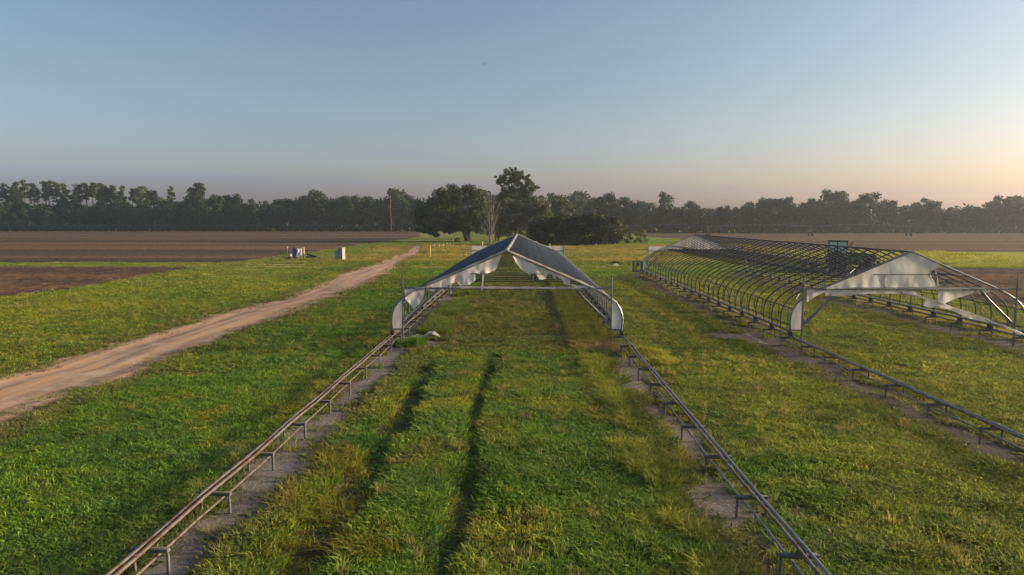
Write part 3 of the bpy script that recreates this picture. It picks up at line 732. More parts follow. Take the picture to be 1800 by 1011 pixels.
sheet('gable_panel', [(XB + x, YF + LH - .05, prof_z(x) - .04) for x in np.linspace(-3.4, 3.4, 30)], [(XB + x, YF + LH - .05, 2.62) for x in np.linspace(-3.3, 3.3, 30)], H2, 40, 8, .04, 18)

# ------------------------------------------------------------------ trees
def leaf_cloud(rng, cen, rad, n_each, size, shell=.5):
    cen = np.asarray(cen, float); rad = np.asarray(rad, float)
    if rad.ndim == 1: rad = np.repeat(rad[:, None], 3, 1)
    idx = np.repeat(np.arange(len(cen)), n_each); n = len(idx)
    d = rng.normal(size=(n, 3)); d /= np.linalg.norm(d, axis=1)[:, None]
    r = rng.uniform(0, 1, n) ** shell
    p = cen[idx] + d * r[:, None] * rad[idx] * rng.uniform(.85, 1.15, (n, 1))
    nm = d + rng.normal(0, .7, (n, 3)) + np.array([0, 0, .35]); nm /= np.linalg.norm(nm, axis=1)[:, None]
    u = np.cross(nm, rng.normal(size=(n, 3))); u /= np.linalg.norm(u, axis=1)[:, None]; w = np.cross(nm, u)
    s = size * rng.uniform(.55, 1.3, (n, 1)) * .5; k = rng.uniform(.5, .9, (n, 1))
    V = np.stack([p - u * s, p - w * s * k, p + u * s, p + w * s * k], 1).reshape(-1, 3)
    return V, np.arange(n * 4).reshape(-1, 4)
def limb(mb, a, b, r0, r1, rng, sag=.0, n=5):
    a = np.array(a, float); b = np.array(b, float); L = np.linalg.norm(b - a); P = []
    off = rng.normal(0, .06 * L, 3)
    for i in range(n + 1):
        t = i / n; P.append(tuple(a * (1 - t) + b * t + off * math.sin(math.pi * t) + np.array([0, 0, -sag * L * math.sin(math.pi * t)])))
    mb.tube(P, [r0 + (r1 - r0) * i / n for i in range(n + 1)], 6)
def broadleaf(seed, H, rx, nclump, per, size, base=.22, lean=0):
    rng = np.random.default_rng(seed); cz = H * (base + 1) / 2; rz = H * (1 - base) / 2
    d = rng.normal(size=(nclump, 3)); d /= np.linalg.norm(d, axis=1)[:, None]; r = rng.uniform(.25, 1, nclump) ** .5
    cen = d * r[:, None] * np.array([rx, rx, rz]) * .86 + np.array([0, 0, cz]); cen += rng.normal(0, .05 * H, cen.shape)
    cen[:, 2] = np.clip(cen[:, 2], H * base * .8, H * .95)
    rad = rng.uniform(.09, .17, nclump) * H
    V, Q = leaf_cloud(rng, cen, np.stack([rad, rad, rad * .75], -1), per, size)
    mb = MB(); mb.tube([(0, 0, -.2), (lean * .3, 0, H * .2), (lean, 0, H * .45)], [H * .028, H * .02, H * .013], 7)
    for i in rng.choice(nclump, min(8, nclump), False): limb(mb, (lean * .8, 0, H * rng.uniform(.25, .45)), cen[i], H * .010, H * .003, rng)
    return V, Q, mb
def pine(seed, H, rx, base=.6, nclump=16, per=110, size=.6):
    rng = np.random.default_rng(seed); nclump = int(nclump * 2.2); per = int(per * .55); z = np.sort(rng.uniform(base, .98, nclump)) * H
    t = (z / H - base) / (1 - base); wid = rx * (1 - .75 * t ** 2) * (.55 + .45 * np.minimum(1, t * 3 + .2)); a = rng.uniform(0, 6.28, nclump)
    rr = wid * rng.uniform(.25, 1, nclump)
    cen = np.stack([rr * np.cos(a), rr * np.sin(a), z], -1); rad = rng.uniform(.22, .50, nclump) * rx
    V, Q = leaf_cloud(rng, cen, np.stack([rad, rad, rad * .62], -1), per, size)
    mb = MB(); w = rng.normal(0, .12, 5); mb.tube([(w[i] * (i > 0), w[(i + 1) % 5] * (i > 0), -.2 + i * H * .24) for i in range(5)], [H * .0125, H * .011, H * .010, H * .008, H * .004], 7)
    for i in range(nclump): limb(mb, (0, 0, max(cen[i][2] - rr[i] * .35, H * .4)), cen[i], H * .0035, H * .0012, rng, 0, 3)
    return V, Q, mb
class Kind:
    def __init__(s, name, gen, leaf, bark):
        V, Q, mb = gen; s.name = name; s.crown = np_mesh('crown', V, Q, M[leaf]); s.trunk = mb.mesh('trunk', M[bark])
def plant(kind, x, y, sc_, rz, label, cat='tree', group=None, sz=None):
    t = empty(kind.name, (x, y, 0), rz, label, cat, group); t.scale = (sc_, sc_, sz if sz else sc_)
    link('trunk', kind.trunk, t); link('crown', kind.crown, t)
    return t
WOOD = [Kind('broadleaf_tree', broadleaf(100 + i, 18, r_, 26, 130, 1.0, .12), 'leaf_wood', 'bark') for i, r_ in enumerate((4.6, 5.4, 4.0, 6.0, 5.0))]
PINE = [Kind('pine_tree', pine(200 + i, 26, r_, b_, 18, 120, .7), 'leaf_pine', 'bark_pine') for i, (r_, b_) in enumerate(((3.4, .62), (2.8, .66), (3.8, .58), (3.0, .7)))]
rng = random.Random(77)
def y_for(px, py): return on_z(px, py)
# left wood edge: individual trees in two rows, pines rising behind
def wood_row(x0, x1, Y, dy, step, hs, label, group, seed, pine_p=0.0):
    r = random.Random(seed); x = x0
    while x < x1:
        yy = Y + r.uniform(-dy, dy); h = hs(x) * r.uniform(.74, 1.18)
        k = r.choice(WOOD); plant(k, x, yy, h / 18 * r.uniform(.95, 1.1), r.uniform(0, 6.28), label, 'tree', group, h / 18)
        x += step * r.uniform(.7, 1.35)
LW = 'dark broadleaf tree in the shaded wood edge beyond the left ploughed field'
wood_row(-305, 35, 378, 4, 7.2, lambda x: 15.5 + (2.5 if x > -150 else 0), LW, 'broadleaf trees of the left wood edge', 1)
wood_row(-310, 40, 390, 5, 8.5, lambda x: 18.0 + (3.0 if x > -150 else 0), LW, 'broadleaf trees of the left wood edge', 2)
RW = 'hazy broadleaf tree in the wood edge beyond the right ploughed field'
def hr(x): return 15.2 + 2.2 * math.sin(x * .055) + 1.5 * math.sin(x * .17 + 1)
wood_row(30, 255, 326, 4, 7.0, lambda x: hr(x) - 2, RW, 'broadleaf trees of the right wood edge', 3)
wood_row(28, 262, 337, 5, 8.0, hr, RW, 'broadleaf trees of the right wood edge', 4)
# tall pines standing above the left wood, each at its own place
for px, top in ((8, 322), (25, 319), (42, 316), (58, 322), (78, 318), (84, 317), (98, 319), (112, 322), (136, 321), (150, 321), (162, 320), (176, 319), (182, 322), (196, 325), (214, 326), (232, 331), (240, 328), (252, 327), (268, 332), (300, 327), (335, 331)):
    Yp = 398 + rng.uniform(-4, 6); x, _, z = on_y(px, top, Yp); s = z / 26
    plant(rng.choice(PINE), x, Yp, s * rng.uniform(.85, 1.1), rng.uniform(0, 6.28), 'tall thin pine rising with sky gaps above the left end of the wood', 'tree', 'pines above the left wood', s)
x, _, z = on_y(348, 320, 384); plant(Kind('pine_tree', pine(231, 26, 4.2, .72, 16, 150, .7), 'leaf_pine', 'bark_pine'), x, 384, z / 26, 1, 'dark bushy topped pine standing highest above the middle of the left wood', 'tree', None)
x, _, z = on_y(686, 328, 366); plant(Kind('pine_tree', pine(232, 26, 2.0, .8, 9, 130, .6), 'leaf_pine', 'bark_pine'), x, 366, z / 26, 1, 'lone slender pine with a bare pole trunk and tiny crown, left of the big oak', 'tree', None)
x, _, z = on_y(708, 336, 385); plant(PINE[1], x, 385, z / 26, 2, 'small crowned pine just right of the bare pole pine', 'tree', None)
x, _, z = on_y(1170, 339, 333); plant(Kind('conical_tree', broadleaf(240, 18, 3.2, 22, 130, .9, .2), 'leaf_wood', 'bark'), x, 333, z / 18 * .9, 1, 'narrow dark tree poking above the right wood, left of its middle', 'tree', None, z / 18)
for px, top, r_ in ((1345, 340, 5.2), (1440, 341, 4.6), (1530, 341, 5.0), (1640, 345, 5.4), (1750, 346, 4.8), (1790, 344, 5)):
    x, _, z = on_y(px, top, 331); z *= .90; plant(WOOD[int(px) % 5], x, 331, z / 18, px, {1345: 'broad crowned tree highest in the middle of the right wood', 1440: 'rounded tree top above the tractor in the right wood', 1530: 'ragged crowned tree above the white front gable in the right wood', 1640: 'tall broad tree right of the white front gable in the right wood', 1750: 'dark tree left of the last tree at the right end of the wood', 1790: 'tall dark tree at the far right end of the wood'}[px], 'tree', None, z / 18)
# the woods behind: one mass of foliage
def wood_mass(name, x0, x1, y0, y1, hf, n, size, seed, label):
    r = np.random.default_rng(seed); x = r.uniform(x0, x1, n); y = r.uniform(y0, y1, n)
    top = hf(x) + 3.5 * (fbm(x, y, 9, seed) - .5) * 2
    z = top * r.uniform(0, 1, n) ** .75
    V, Q = leaf_cloud(r, np.stack([x, y, z], -1), np.full(n, 1.6), 6, size)
    return tag(link(name, np_mesh(name, V, Q, M['leaf_wood'])), label, 'woodland', None, 'stuff')
wood_mass('background_wood', -420, 60, 392, 412, lambda x: 13.5 + 3.5 * sstep(-170, -120, x), 9000, 1.7, 301, 'dark mass of woodland behind the left field')
wood_mass('background_wood', 20, 420, 340, 358, lambda x: 12.5 + 2 * np.sin(x * .055), 6000, 1.7, 302, 'hazy mass of woodland behind the right field')
wood_mass('undergrowth', -420, 40, 371, 375, lambda x: 3.6 + 0 * x, 3600, 1.2, 303, 'low dark scrub along the foot of the left wood')
wood_mass('undergrowth', 30, 420, 320, 324, lambda x: 3.6 + 0 * x, 3000, 1.2, 304, 'low dark scrub along the foot of the right wood')

# ---- the clump of trees in the middle
def oak_tree():
    rng = np.random.default_rng(400); Y = 186
    bx, by, _ = on_z(822, 425); o = empty('oak_tree', (bx, by, 0), 0, 'large dark oak with a wide round crown and leaning trunk beside the dirt road bend', 'tree')
    def q(px, py, dy=0): p = on_y(px, py, by + dy); return (p[0] - bx, dy, p[2])
    cen = []; rad = []
    for px, py, r in ((786, 335, 1.8), (800, 332, 1.9), (815, 331, 1.9), (830, 334, 1.8), (842, 341, 1.7), (773, 346, 1.9), (758, 356, 1.9), (747, 365, 1.8), (739, 377, 1.7), (852, 352, 1.7), (858, 366, 1.7), (853, 381, 1.7), (805, 345, 2.4), (780, 352, 2.4), (760, 360, 2.5), (825, 391, 1.9), (838, 372, 2.1), (815, 384, 2.1), (803, 396, 1.5), (848, 392, 1.7), (742, 372, 2.2), (740, 390, 2.0), (752, 402, 1.9), (765, 392, 2.2), (775, 372, 2.6), (800, 362, 2.8), (825, 352, 2.5), (840, 345, 2.2), (850, 362, 2.2), (845, 380, 2.2), (820, 378, 2.6), (798, 386, 2.2), (785, 398, 1.6), (840, 398, 1.7), (735, 380, 1.6), (742, 406, 1.2), (760, 410, 1.1), (788, 408, .9)):
        for _ in range(3):
            dy = rng.uniform(-5.5, 5.5) * (1 if r > 1.5 else .5); cen.append(np.array(q(px, py, dy)) + rng.normal(0, .7, 3)); rad.append(r * rng.uniform(.55, .95))
    cen = np.array(cen); rad = np.array(rad); V, Q = leaf_cloud(rng, cen, np.stack([rad, rad, rad * .8], -1), 300, .44, .42)
    link('crown', np_mesh('crown', V, Q, M['leaf_oak']), o)
    mb = MB(); mb.tube([(0, 0, -.3), (-.15, 0, .4), (-1.0, 0, 3.0), (-2.4, 0, 5.6)], [.95, .7, .55, .4], 9); mb.tube([(.3, .2, -.2), (.25, .2, 2.5), (.8, .4, 6), (.6, 0, 9)], [.6, .5, .4, .25], 8)
    for i in rng.choice(len(cen), 26, False): limb(mb, (-2.2, 0, 5.2) if cen[i][0] < -2 else (.7, .3, 6), cen[i], .22, .05, rng, .05)
    mb.build('trunk', M['bark'], o)
oak_tree()
def traced_tree(name, px, py, blobs, label, leaf, bark, per, size, trunk_r, limbs=14, depth=4, cat='tree', seed=1, multi=3, shell=.45, jit=.25, rs=1.0):
    rng = np.random.default_rng(seed); bx, by, _ = on_z(px, py); o = empty(name, (bx, by, 0), 0, label, cat)
    cen = []; rad = []
    for a, b, r in blobs:
        for _ in range(multi):
            dy = rng.uniform(-depth, depth); p = on_y(a, b, by + dy); c = np.array((p[0] - bx, dy, p[2])) + rng.normal(0, jit * r, 3); rr = r * rs * rng.uniform(.55, .95)
            c[2] = max(c[2], rr * .5); cen.append(c); rad.append(rr)
    cen = np.array(cen); rad = np.array(rad); V, Q = leaf_cloud(rng, cen, np.stack([rad, rad, rad * .72], -1), per, size, shell); V[:, 2] = np.maximum(V[:, 2], .02)
    link('crown', np_mesh('crown', V, Q, M[leaf]), o)
    top = cen[:, 2].max() * .93; mb = MB(); mb.tube([(0, 0, -.3), (.1, 0, top * .3), (-.1, .1, top * .65), (.05, 0, top)], [trunk_r, trunk_r * .8, trunk_r * .55, trunk_r * .15], 8)
    for i in rng.choice(len(cen), min(limbs, len(cen)), False):
        limb(mb, (0, 0, max(.2, min(cen[i][2] - abs(cen[i][0]) * .3, top * .9))), cen[i], trunk_r * .3, trunk_r * .06, rng, 0, 4)
    mb.build('trunk', M[bark], o); return o
traced_tree('pine_tree', 900, 420, ((893, 304, 1.1), (905, 303, 1.2), (915, 308, 1.3), (922, 312, 1), (885, 312, 1.2), (880, 318, 1.2), (900, 314, 1.4), (910, 320, 1.3), (892, 325, 1.3), (932, 322, 1.2), (940, 328, 1), (935, 332, 1), (920, 330, 1.4), (905, 335, 1.5), (885, 335, 1.2), (915, 345, 1.8), (900, 350, 1.8), (930, 345, 1.5), (938, 355, 1.6), (890, 360, 1.6), (880, 345, 1.2), (920, 365, 2), (888, 350, 2), (903, 358, 2.2), (918, 352, 2.2), (932, 362, 2), (945, 368, 1.8), (898, 338, 1.8), (912, 340, 1.9), (926, 342, 1.8)),
            'tallest dark pine rising above the tree clump behind the middle greenhouse', 'leaf_pine', 'bark_pine', 75, .42, .42, 40, 3.2, seed=5, multi=12, jit=.5, rs=.78)
traced_tree('cedar_tree', 905, 424, ((890, 356, 1.8), (910, 362, 2), (930, 368, 2), (875, 372, 1.8), (878, 392, 1.9), (900, 372, 2), (915, 385, 2.2), (890, 385, 2), (905, 400, 2.2), (925, 380, 2), (935, 395, 2), (890, 408, 1.8), (920, 412, 1.8), (940, 372, 1.8), (950, 385, 2), (955, 370, 1.8), (948, 358, 1.6), (962, 362, 1.6), (940, 350, 1.5), (868, 360, 1.7), (965, 378, 1.9), (858, 385, 1.8)), 'grey green bushy tree filling in below the tall pine', 'leaf_pale', 'bark', 190, .42, .3, 10, 3, seed=6, multi=6)
traced_tree('understory_tree', 862, 421, ((868, 352, 1.6), (872, 362, 2), (868, 378, 2), (875, 395, 2), (862, 405, 1.6), (880, 410, 1.4), (862, 362, 1.6)), 'dark leafy tree between the big oak and the tall pine', 'leaf_oak', 'bark', 190, .42, .3, 10, 3, seed=7, multi=5)
traced_tree('green_tree', 985, 418, ((975, 357, 1.8), (985, 352, 1.7), (995, 358, 1.9), (1005, 368, 1.6), (970, 370, 2), (985, 372, 2.2), (965, 382, 2), (1000, 380, 2)), 'mid green round topped tree standing behind the long dark hedge', 'leaf_pine', 'bark', 190, .42, .3, 10, 3, seed=8, multi=6)
traced_tree('sparse_tree', 1015, 416, ((1008, 362, 1.1), (1014, 366, 1.1), (1020, 371, 1.1), (1012, 376, 1.2), (1022, 380, 1.0)), 'thin sparse crowned tree showing over the right end of the dark hedge', 'leaf_oak', 'bark', 60, .36, .2, 8, 2, seed=9, multi=2)
hb = []
def hedge_top(px): return float(np.interp(px, [930, 945, 985, 1030, 1060, 1082, 1098], [392, 384, 377, 375, 375, 381, 402]))
for px in range(938, 1094, 11):
    for py in (388, 399, 410, 422):
        if py > hedge_top(px) + 9: hb.append((px + (5 if py % 2 else 0), py, 1.9))
for px in range(936, 1098, 8): hb.append((px, hedge_top(px) + 7 + (px * 7) % 4, 1.2))
traced_tree('hedge_shrub', 1015, 431, hb, 'huge dark evergreen shrub block, the long flat topped mass right of the pine', 'leaf_hedge', 'bark', 150, .42, .25, 20, 3.6, 'shrub', seed=10, multi=3, shell=.4)
traced_tree('shrub', 1126, 428, ((1120, 412, .9), (1128, 409, 1), (1134, 414, .9), (1126, 420, 1), (1136, 422, .8), (1118, 422, .8), (1130, 406, .6)), 'rounded light green bush standing alone right of the dark hedge', 'leaf_bright', 'bark', 130, .24, .07, 8, 1.0, 'shrub', seed=11, multi=3)
traced_tree('shrub', 1107, 428, ((1104, 414, .8), (1109, 419, .8), (1103, 424, .8)), 'small dark bush tucked between the hedge and the light green bush', 'leaf_oak', 'bark', 110, .24, .06, 5, .8, 'shrub', seed=12, multi=3)
traced_tree('shrub', 926, 421, ((922, 412, .7), (928, 409, .7), (932, 414, .7), (924, 417, .6)), 'sunlit yellow green bush between the pine and the dark hedge', 'leaf_bright', 'bark', 80, .22, .05, 5, .7, 'shrub', seed=13, multi=3)
traced_tree('shrub', 806, 427, ((803, 421, .6), (808, 422, .5), (800, 424, .5)), 'small leafy bush at the foot of the big oak', 'leaf_oak', 'bark', 60, .24, .05, 5, .6, 'shrub', seed=14, multi=2)
traced_tree('shrub', 1080, 464, ((1075, 461.5, .28), (1080, 460.8, .3), (1086, 461.8, .26)), 'low dark weed clump beside the white scrap in the grass', 'leaf_oak', 'bark', 60, .14, .02, 3, .3, 'shrub', seed=15, multi=2)
# many stemmed bare tree
def bare_tree():
    rng = np.random.default_rng(500); bx, by, _ = on_z(862, 427); o = empty('bare_tree', (bx, by, 0), 0, 'bare grey tree with many upright stems fanning out of one foot', 'tree')
    def q(px, py, dy): p = on_y(px, py, by + dy); return np.array((p[0] - bx, dy, p[2]))
    mb = MB()
    for i, (px, py) in enumerate(((840, 372), (846, 360), (851, 350), (856, 343), (860, 340), (864, 338), (868, 346), (872, 352), (876, 360), (879, 372), (843, 385), (873, 368), (855, 356), (866, 358), (850, 366), (838, 380), (877, 380))):
        e = q(px, py, rng.uniform(-2.2, 2.2)); s = np.array((rng.normal(0, .12), rng.normal(0, .12), rng.uniform(0, 2)))
        limb(mb, s, e, .12, .03, rng, 0, 6)
        for k in range(6):
            t = rng.uniform(.4, .95); a = s * (1 - t) + e * t; limb(mb, a, a + np.array((rng.normal(0, .5), rng.normal(0, .5), rng.uniform(.7, 2.0))), .03, .01, rng, 0, 3)
    mb.tube([(0, 0, -.2), (0, 0, 1.6)], [.34, .22], 8)
    mb.build('trunk', M['bark_grey'], o)
bare_tree()
for px, py, r_ in ((871, 424, 0), (876, 424, 1)):
    bx, by, _ = on_z(px, py); o = empty('dead_tree', (bx, by, 0), 0, 'sunlit reddish trunk behind the bare grey tree' + (', the right one of two' if r_ else ', the left one of two'), 'tree')
    MB().tube([(0, 0, -.2), (.1, 0, 2), (.35 + .3 * r_, 0, 4.2), (.6 + .2 * r_, .3, 7)], [.24, .2, .17, .1], 8).build('trunk', M['bark_pine'], o)
    MB().tube([(.2, 0, 3), (-.3, .2, 5), (-.5, .1, 6.5)], [.1, .08, .03], 6).build('branch', M['bark_pine'], o)

# ------------------------------------------------------------------ things by the road
def meters():
    x0, y0, _ = on_z(526, 459)
    def loc(px, py): p = on_z(px, py); return (p[0], p[1], 0)
    # blue pump control
    o = empty('control_box', loc(520, 456), R(-20), 'blue upright control cabinet on a rusty base, left of the white meter box', 'control cabinet')
    MB().box((0, 0, .95), (.58, .5, 1.25), 0, .03).build('cabinet', M['blue'], o); MB().box((0, 0, 1.60), (.66, .58, .05), 0, .01).build('lid', M['blue'], o)
    MB().box((.10, 0, .16), (.95, .6, .32), 0, .04).build('base', M['clay'], o); MB().box((.44, -.05, 1.25), (.28, .22, .52), 0, .02).build('meter_panel', M['white_paint'], o)
    MB().tube([(.40, -.05, 0), (.40, -.05, 1.0)], .03, 6).build('conduit', M['galv'], o)
    for k, (px, py, w, h, zb, m, lab) in enumerate(((528.5, 460, .30, .98, .80, 'white_paint', 'white electric meter box on a thin post, between the blue cabinet and the tan box'), (533.5, 459, .32, .92, .95, 'cream', 'tan electric box on a post, rightmost of the boxes by the blue cabinet'))):
        o = empty('meter_box', loc(px, py), R(10), lab, 'meter box')
        MB().box((0, 0, zb + h / 2), (w, .22, h), 0, .02).build('box', M[m], o); MB().box((0, -.13, zb + h * .45), (w * .8, .03, h * .7), 0, .008).build('door', M[m], o)
        MB().lathe((0, -.145, zb + h * .55), (0, -1, 0), [(0, .055), (.04, .055), (.05, .03)], 12).build('dial', M['black'], o)
        MB().box((0, .14, (zb + h * .8) / 2), (.09, .06, zb + h * .8), 0, .01).build('post', M['timber'], o)
        MB().tube([(w * .3, -.02, 0), (w * .3, -.02, zb + .02)], .022, 6).build('conduit', M['galv'], o)
    o = empty('pump', loc(509, 457), R(15), 'small rusty pump with a pale motor cap beside the blue cabinet', 'pump')
    MB().lathe((0, 0, .3), (1, 0, .0), [(-.35, .1), (-.33, .2), (.1, .2), (.12, .26), (.3, .26), (.32, .12)], 14).build('body', M['clay'], o)
    MB().lathe((.15, 0, .5), (0, 0, 1), [(0, .12), (.3, .12), (.35, .04)], 12).build('motor_cap', M['white_paint'], o)
    MB().box((0, 0, .08), (.8, .5, .16), 0, .02).build('foot', M['truck'], o); MB().tube([(-.3, 0, .3), (-.5, 0, .3), (-.5, 0, -.05)], .06, 8).build('pipe', M['black'], o)
    o = empty('irrigation_pipe', loc(549, 457), R(8), 'thick black irrigation pipes propped on short stands in the grass', 'irrigation pipe')
    MB().tube([(-.75, 0, .82), (.35, 0, .50), (.6, 0, .46)], .12, 10).build('upper_pipe', M['black'], o); MB().tube([(-.9, .1, .42), (.3, .1, .40)], .075, 10).build('lower_pipe', M['black'], o)
    for x, h in ((-.6, .6), (-.1, .5), (.4, .40)): MB().box((x, .05, h / 2), (.06, .12, h), 0, .008).build('prop', M['timber'], o)
    o = empty('timber_stump', loc(563, 459), R(5), 'short pale timber stump at the end of the black pipes', 'stump')
    MB().lathe((0, 0, 0), (0, 0, 1), [(-.1, .17), (.1, .17), (.40, .15), (.44, .12)], 12).build('stump', M['sand'], o); MB().box((.1, 0, .52), (.06, .05, .3), 0, .006).build('peg', M['timber'], o)
    o = empty('cabinet', loc(598, 459), R(-24), 'large green grey utility cabinet with a lower stepped half, standing alone by the road', 'utility cabinet')
    MB().box((.28, 0, .9), (.72, .62, 1.8), 0, .02).build('tall_half', M['teal'], o); MB().box((-.39, 0, .70), (.60, .60, 1.40), 0, .02).build('low_half', M['teal'], o)
    MB().box((.28, 0, 1.825), (.80, .70, .05), 0, .012).build('tall_lid', M['teal'], o); MB().box((-.41, 0, 1.425), (.62, .66, .05), 0, .012).build('low_lid', M['teal'], o)
    MB().box((.28, -.322, .92), (.60, .02, 1.6), 0, .005).build('door', M['teal'], o); MB().box((-.39, -.312, .7), (.5, .02, 1.2), 0, .005).build('door', M['teal'], o)
    MB().box((.5, -.345, .95), (.03, .03, .16), 0, .005).build('handle', M['galv'], o); MB().box((-.05, 0, -.01), (1.5, .9, .08), 0, .01).build('plinth', M['sand'], o)
meters()
def stake(px, pyb, pyt, m, label, r=.03, knob=False, cat='stake', group=None):
    x, y, _ = on_z(px, pyb); z = on_y(px, pyt, y)[2]
    o = empty('stake', (x, y, 0), 0, label, cat, group)
    MB().tube([(0, 0, -.1), (.02, 0, z * .5), (0.01, .02, z)], r, 7).build('pole', M[m], o)
    if knob: MB().lathe((0.01, .02, z - .12), (0, 0, 1), [(0, .03), (.03, .09), (.13, .09), (.16, .03)], 10).build('cap', M['white_paint'], o)
stake(505.5, 456, 434, 'white_paint', 'thin white marker stake left of the blue cabinet', .035, True)
stake(756, 455, 432, 'yellow_pole', 'thin yellow marker pole in golden grass near the road bend', .075)
stake(848, 434, 424.5, 'white_paint', 'white post in the grass in front of the bare tree', .09)
stake(579, 452, 447, 'timber', 'short dark stake in the grass between the pipes and the cabinet', .04)
for px, pb, pt, w in ((763.5, 438, 429, 'first'), (772, 438, 431, 'second'), (779, 437, 430, 'third'), (785.5, 435, 428, 'fourth'), (791, 434, 427, 'fifth')):
    stake(px, pb, pt, 'galv', f'thin stake with a white cap, {w} from the left in the row near the oak', .03, True, group='capped stakes near the oak')
stake(794.5, 431, 418, 'timber', 'dark leaning post beside the row of capped stakes', .10)
stake(966, 441, 429, 'white_paint', 'white stake behind the middle greenhouse roof, left of two', .06, True)
stake(975, 441, 431.5, 'white_paint', 'white stake behind the middle greenhouse roof, right of two', .05, True)
stake(1047.5, 433, 428, 'white_paint', 'small white stake at the foot of the long dark hedge', .05)
x, y, _ = on_z(1082, 468)
o = link('plastic_scrap', MB().add([(-.5, 0, .02), (-.2, -.1, .25), (.1, .05, .32), (.5, 0, .04), (-.1, .35, .04), (.3, .3, .16), (-.3, -.3, .05), (.2, -.35, .03)], [(0, 1, 4), (1, 2, 5, 4), (2, 3, 5), (0, 6, 1), (6, 7, 2, 1), (7, 3, 2)]).mesh('plastic_scrap', M['plastic'])); o.location = (x, y, .02)
tag(o, 'crumpled white plastic scrap lying in grass behind the greenhouses', 'plastic scrap')
x, y, _ = on_z(752, 594)
V = [(-.9, 0, .03), (-.5, .12, .14), (-.2, -.05, .10), (.05, .10, .26), (.3, 0, .30), (.55, .05, .08), (-.6, -.25, .04), (-.1, -.3, .06), (.25, -.28, .20), (.6, -.2, .05)]
o = link('plastic_scrap', MB().add(V, [(0, 1, 6), (1, 2, 7, 6), (2, 3, 8, 7), (3, 4, 8), (4, 5, 9, 8)]).mesh('plastic_scrap', M['plastic'])); o.location = (x, y, .03)
tag(o, 'twisted grey white plastic sheet on soil inside the left foot of the middle greenhouse', 'plastic scrap')
# winch frame at the far end of the right greenhouse's left rail
x, y, _ = on_z(1120.5, 479)
o = empty('winch_frame', (x, y, 0), R(-8), 'weathered timber winch frame with a dark drum at the far corner of the ribbed greenhouse', 'winch frame')
for dx in (-.42, .42): MB().box((dx, 0, .6), (.24, .5, 1.25), 0, .02).build('upright', M['timber'], o)
MB().box((0, .06, 1.19), (.58, .3, .12), 0, .015).build('lintel', M['timber'], o); MB().box((0, 0, .10), (.58, .4, .22), 0, .02).build('sill', M['timber'], o)
MB().lathe((0, -.2, .85), (0, 1, 0), [(0, .18), (.04, .18), (.05, .11), (.30, .11), (.31, .18), (.35, .18)], 16).build('drum', M['truck'], o)
MB().box((-.16, 0, .45), (.1, .2, .5), 0, .01).build('bracket', M['truck'], o)

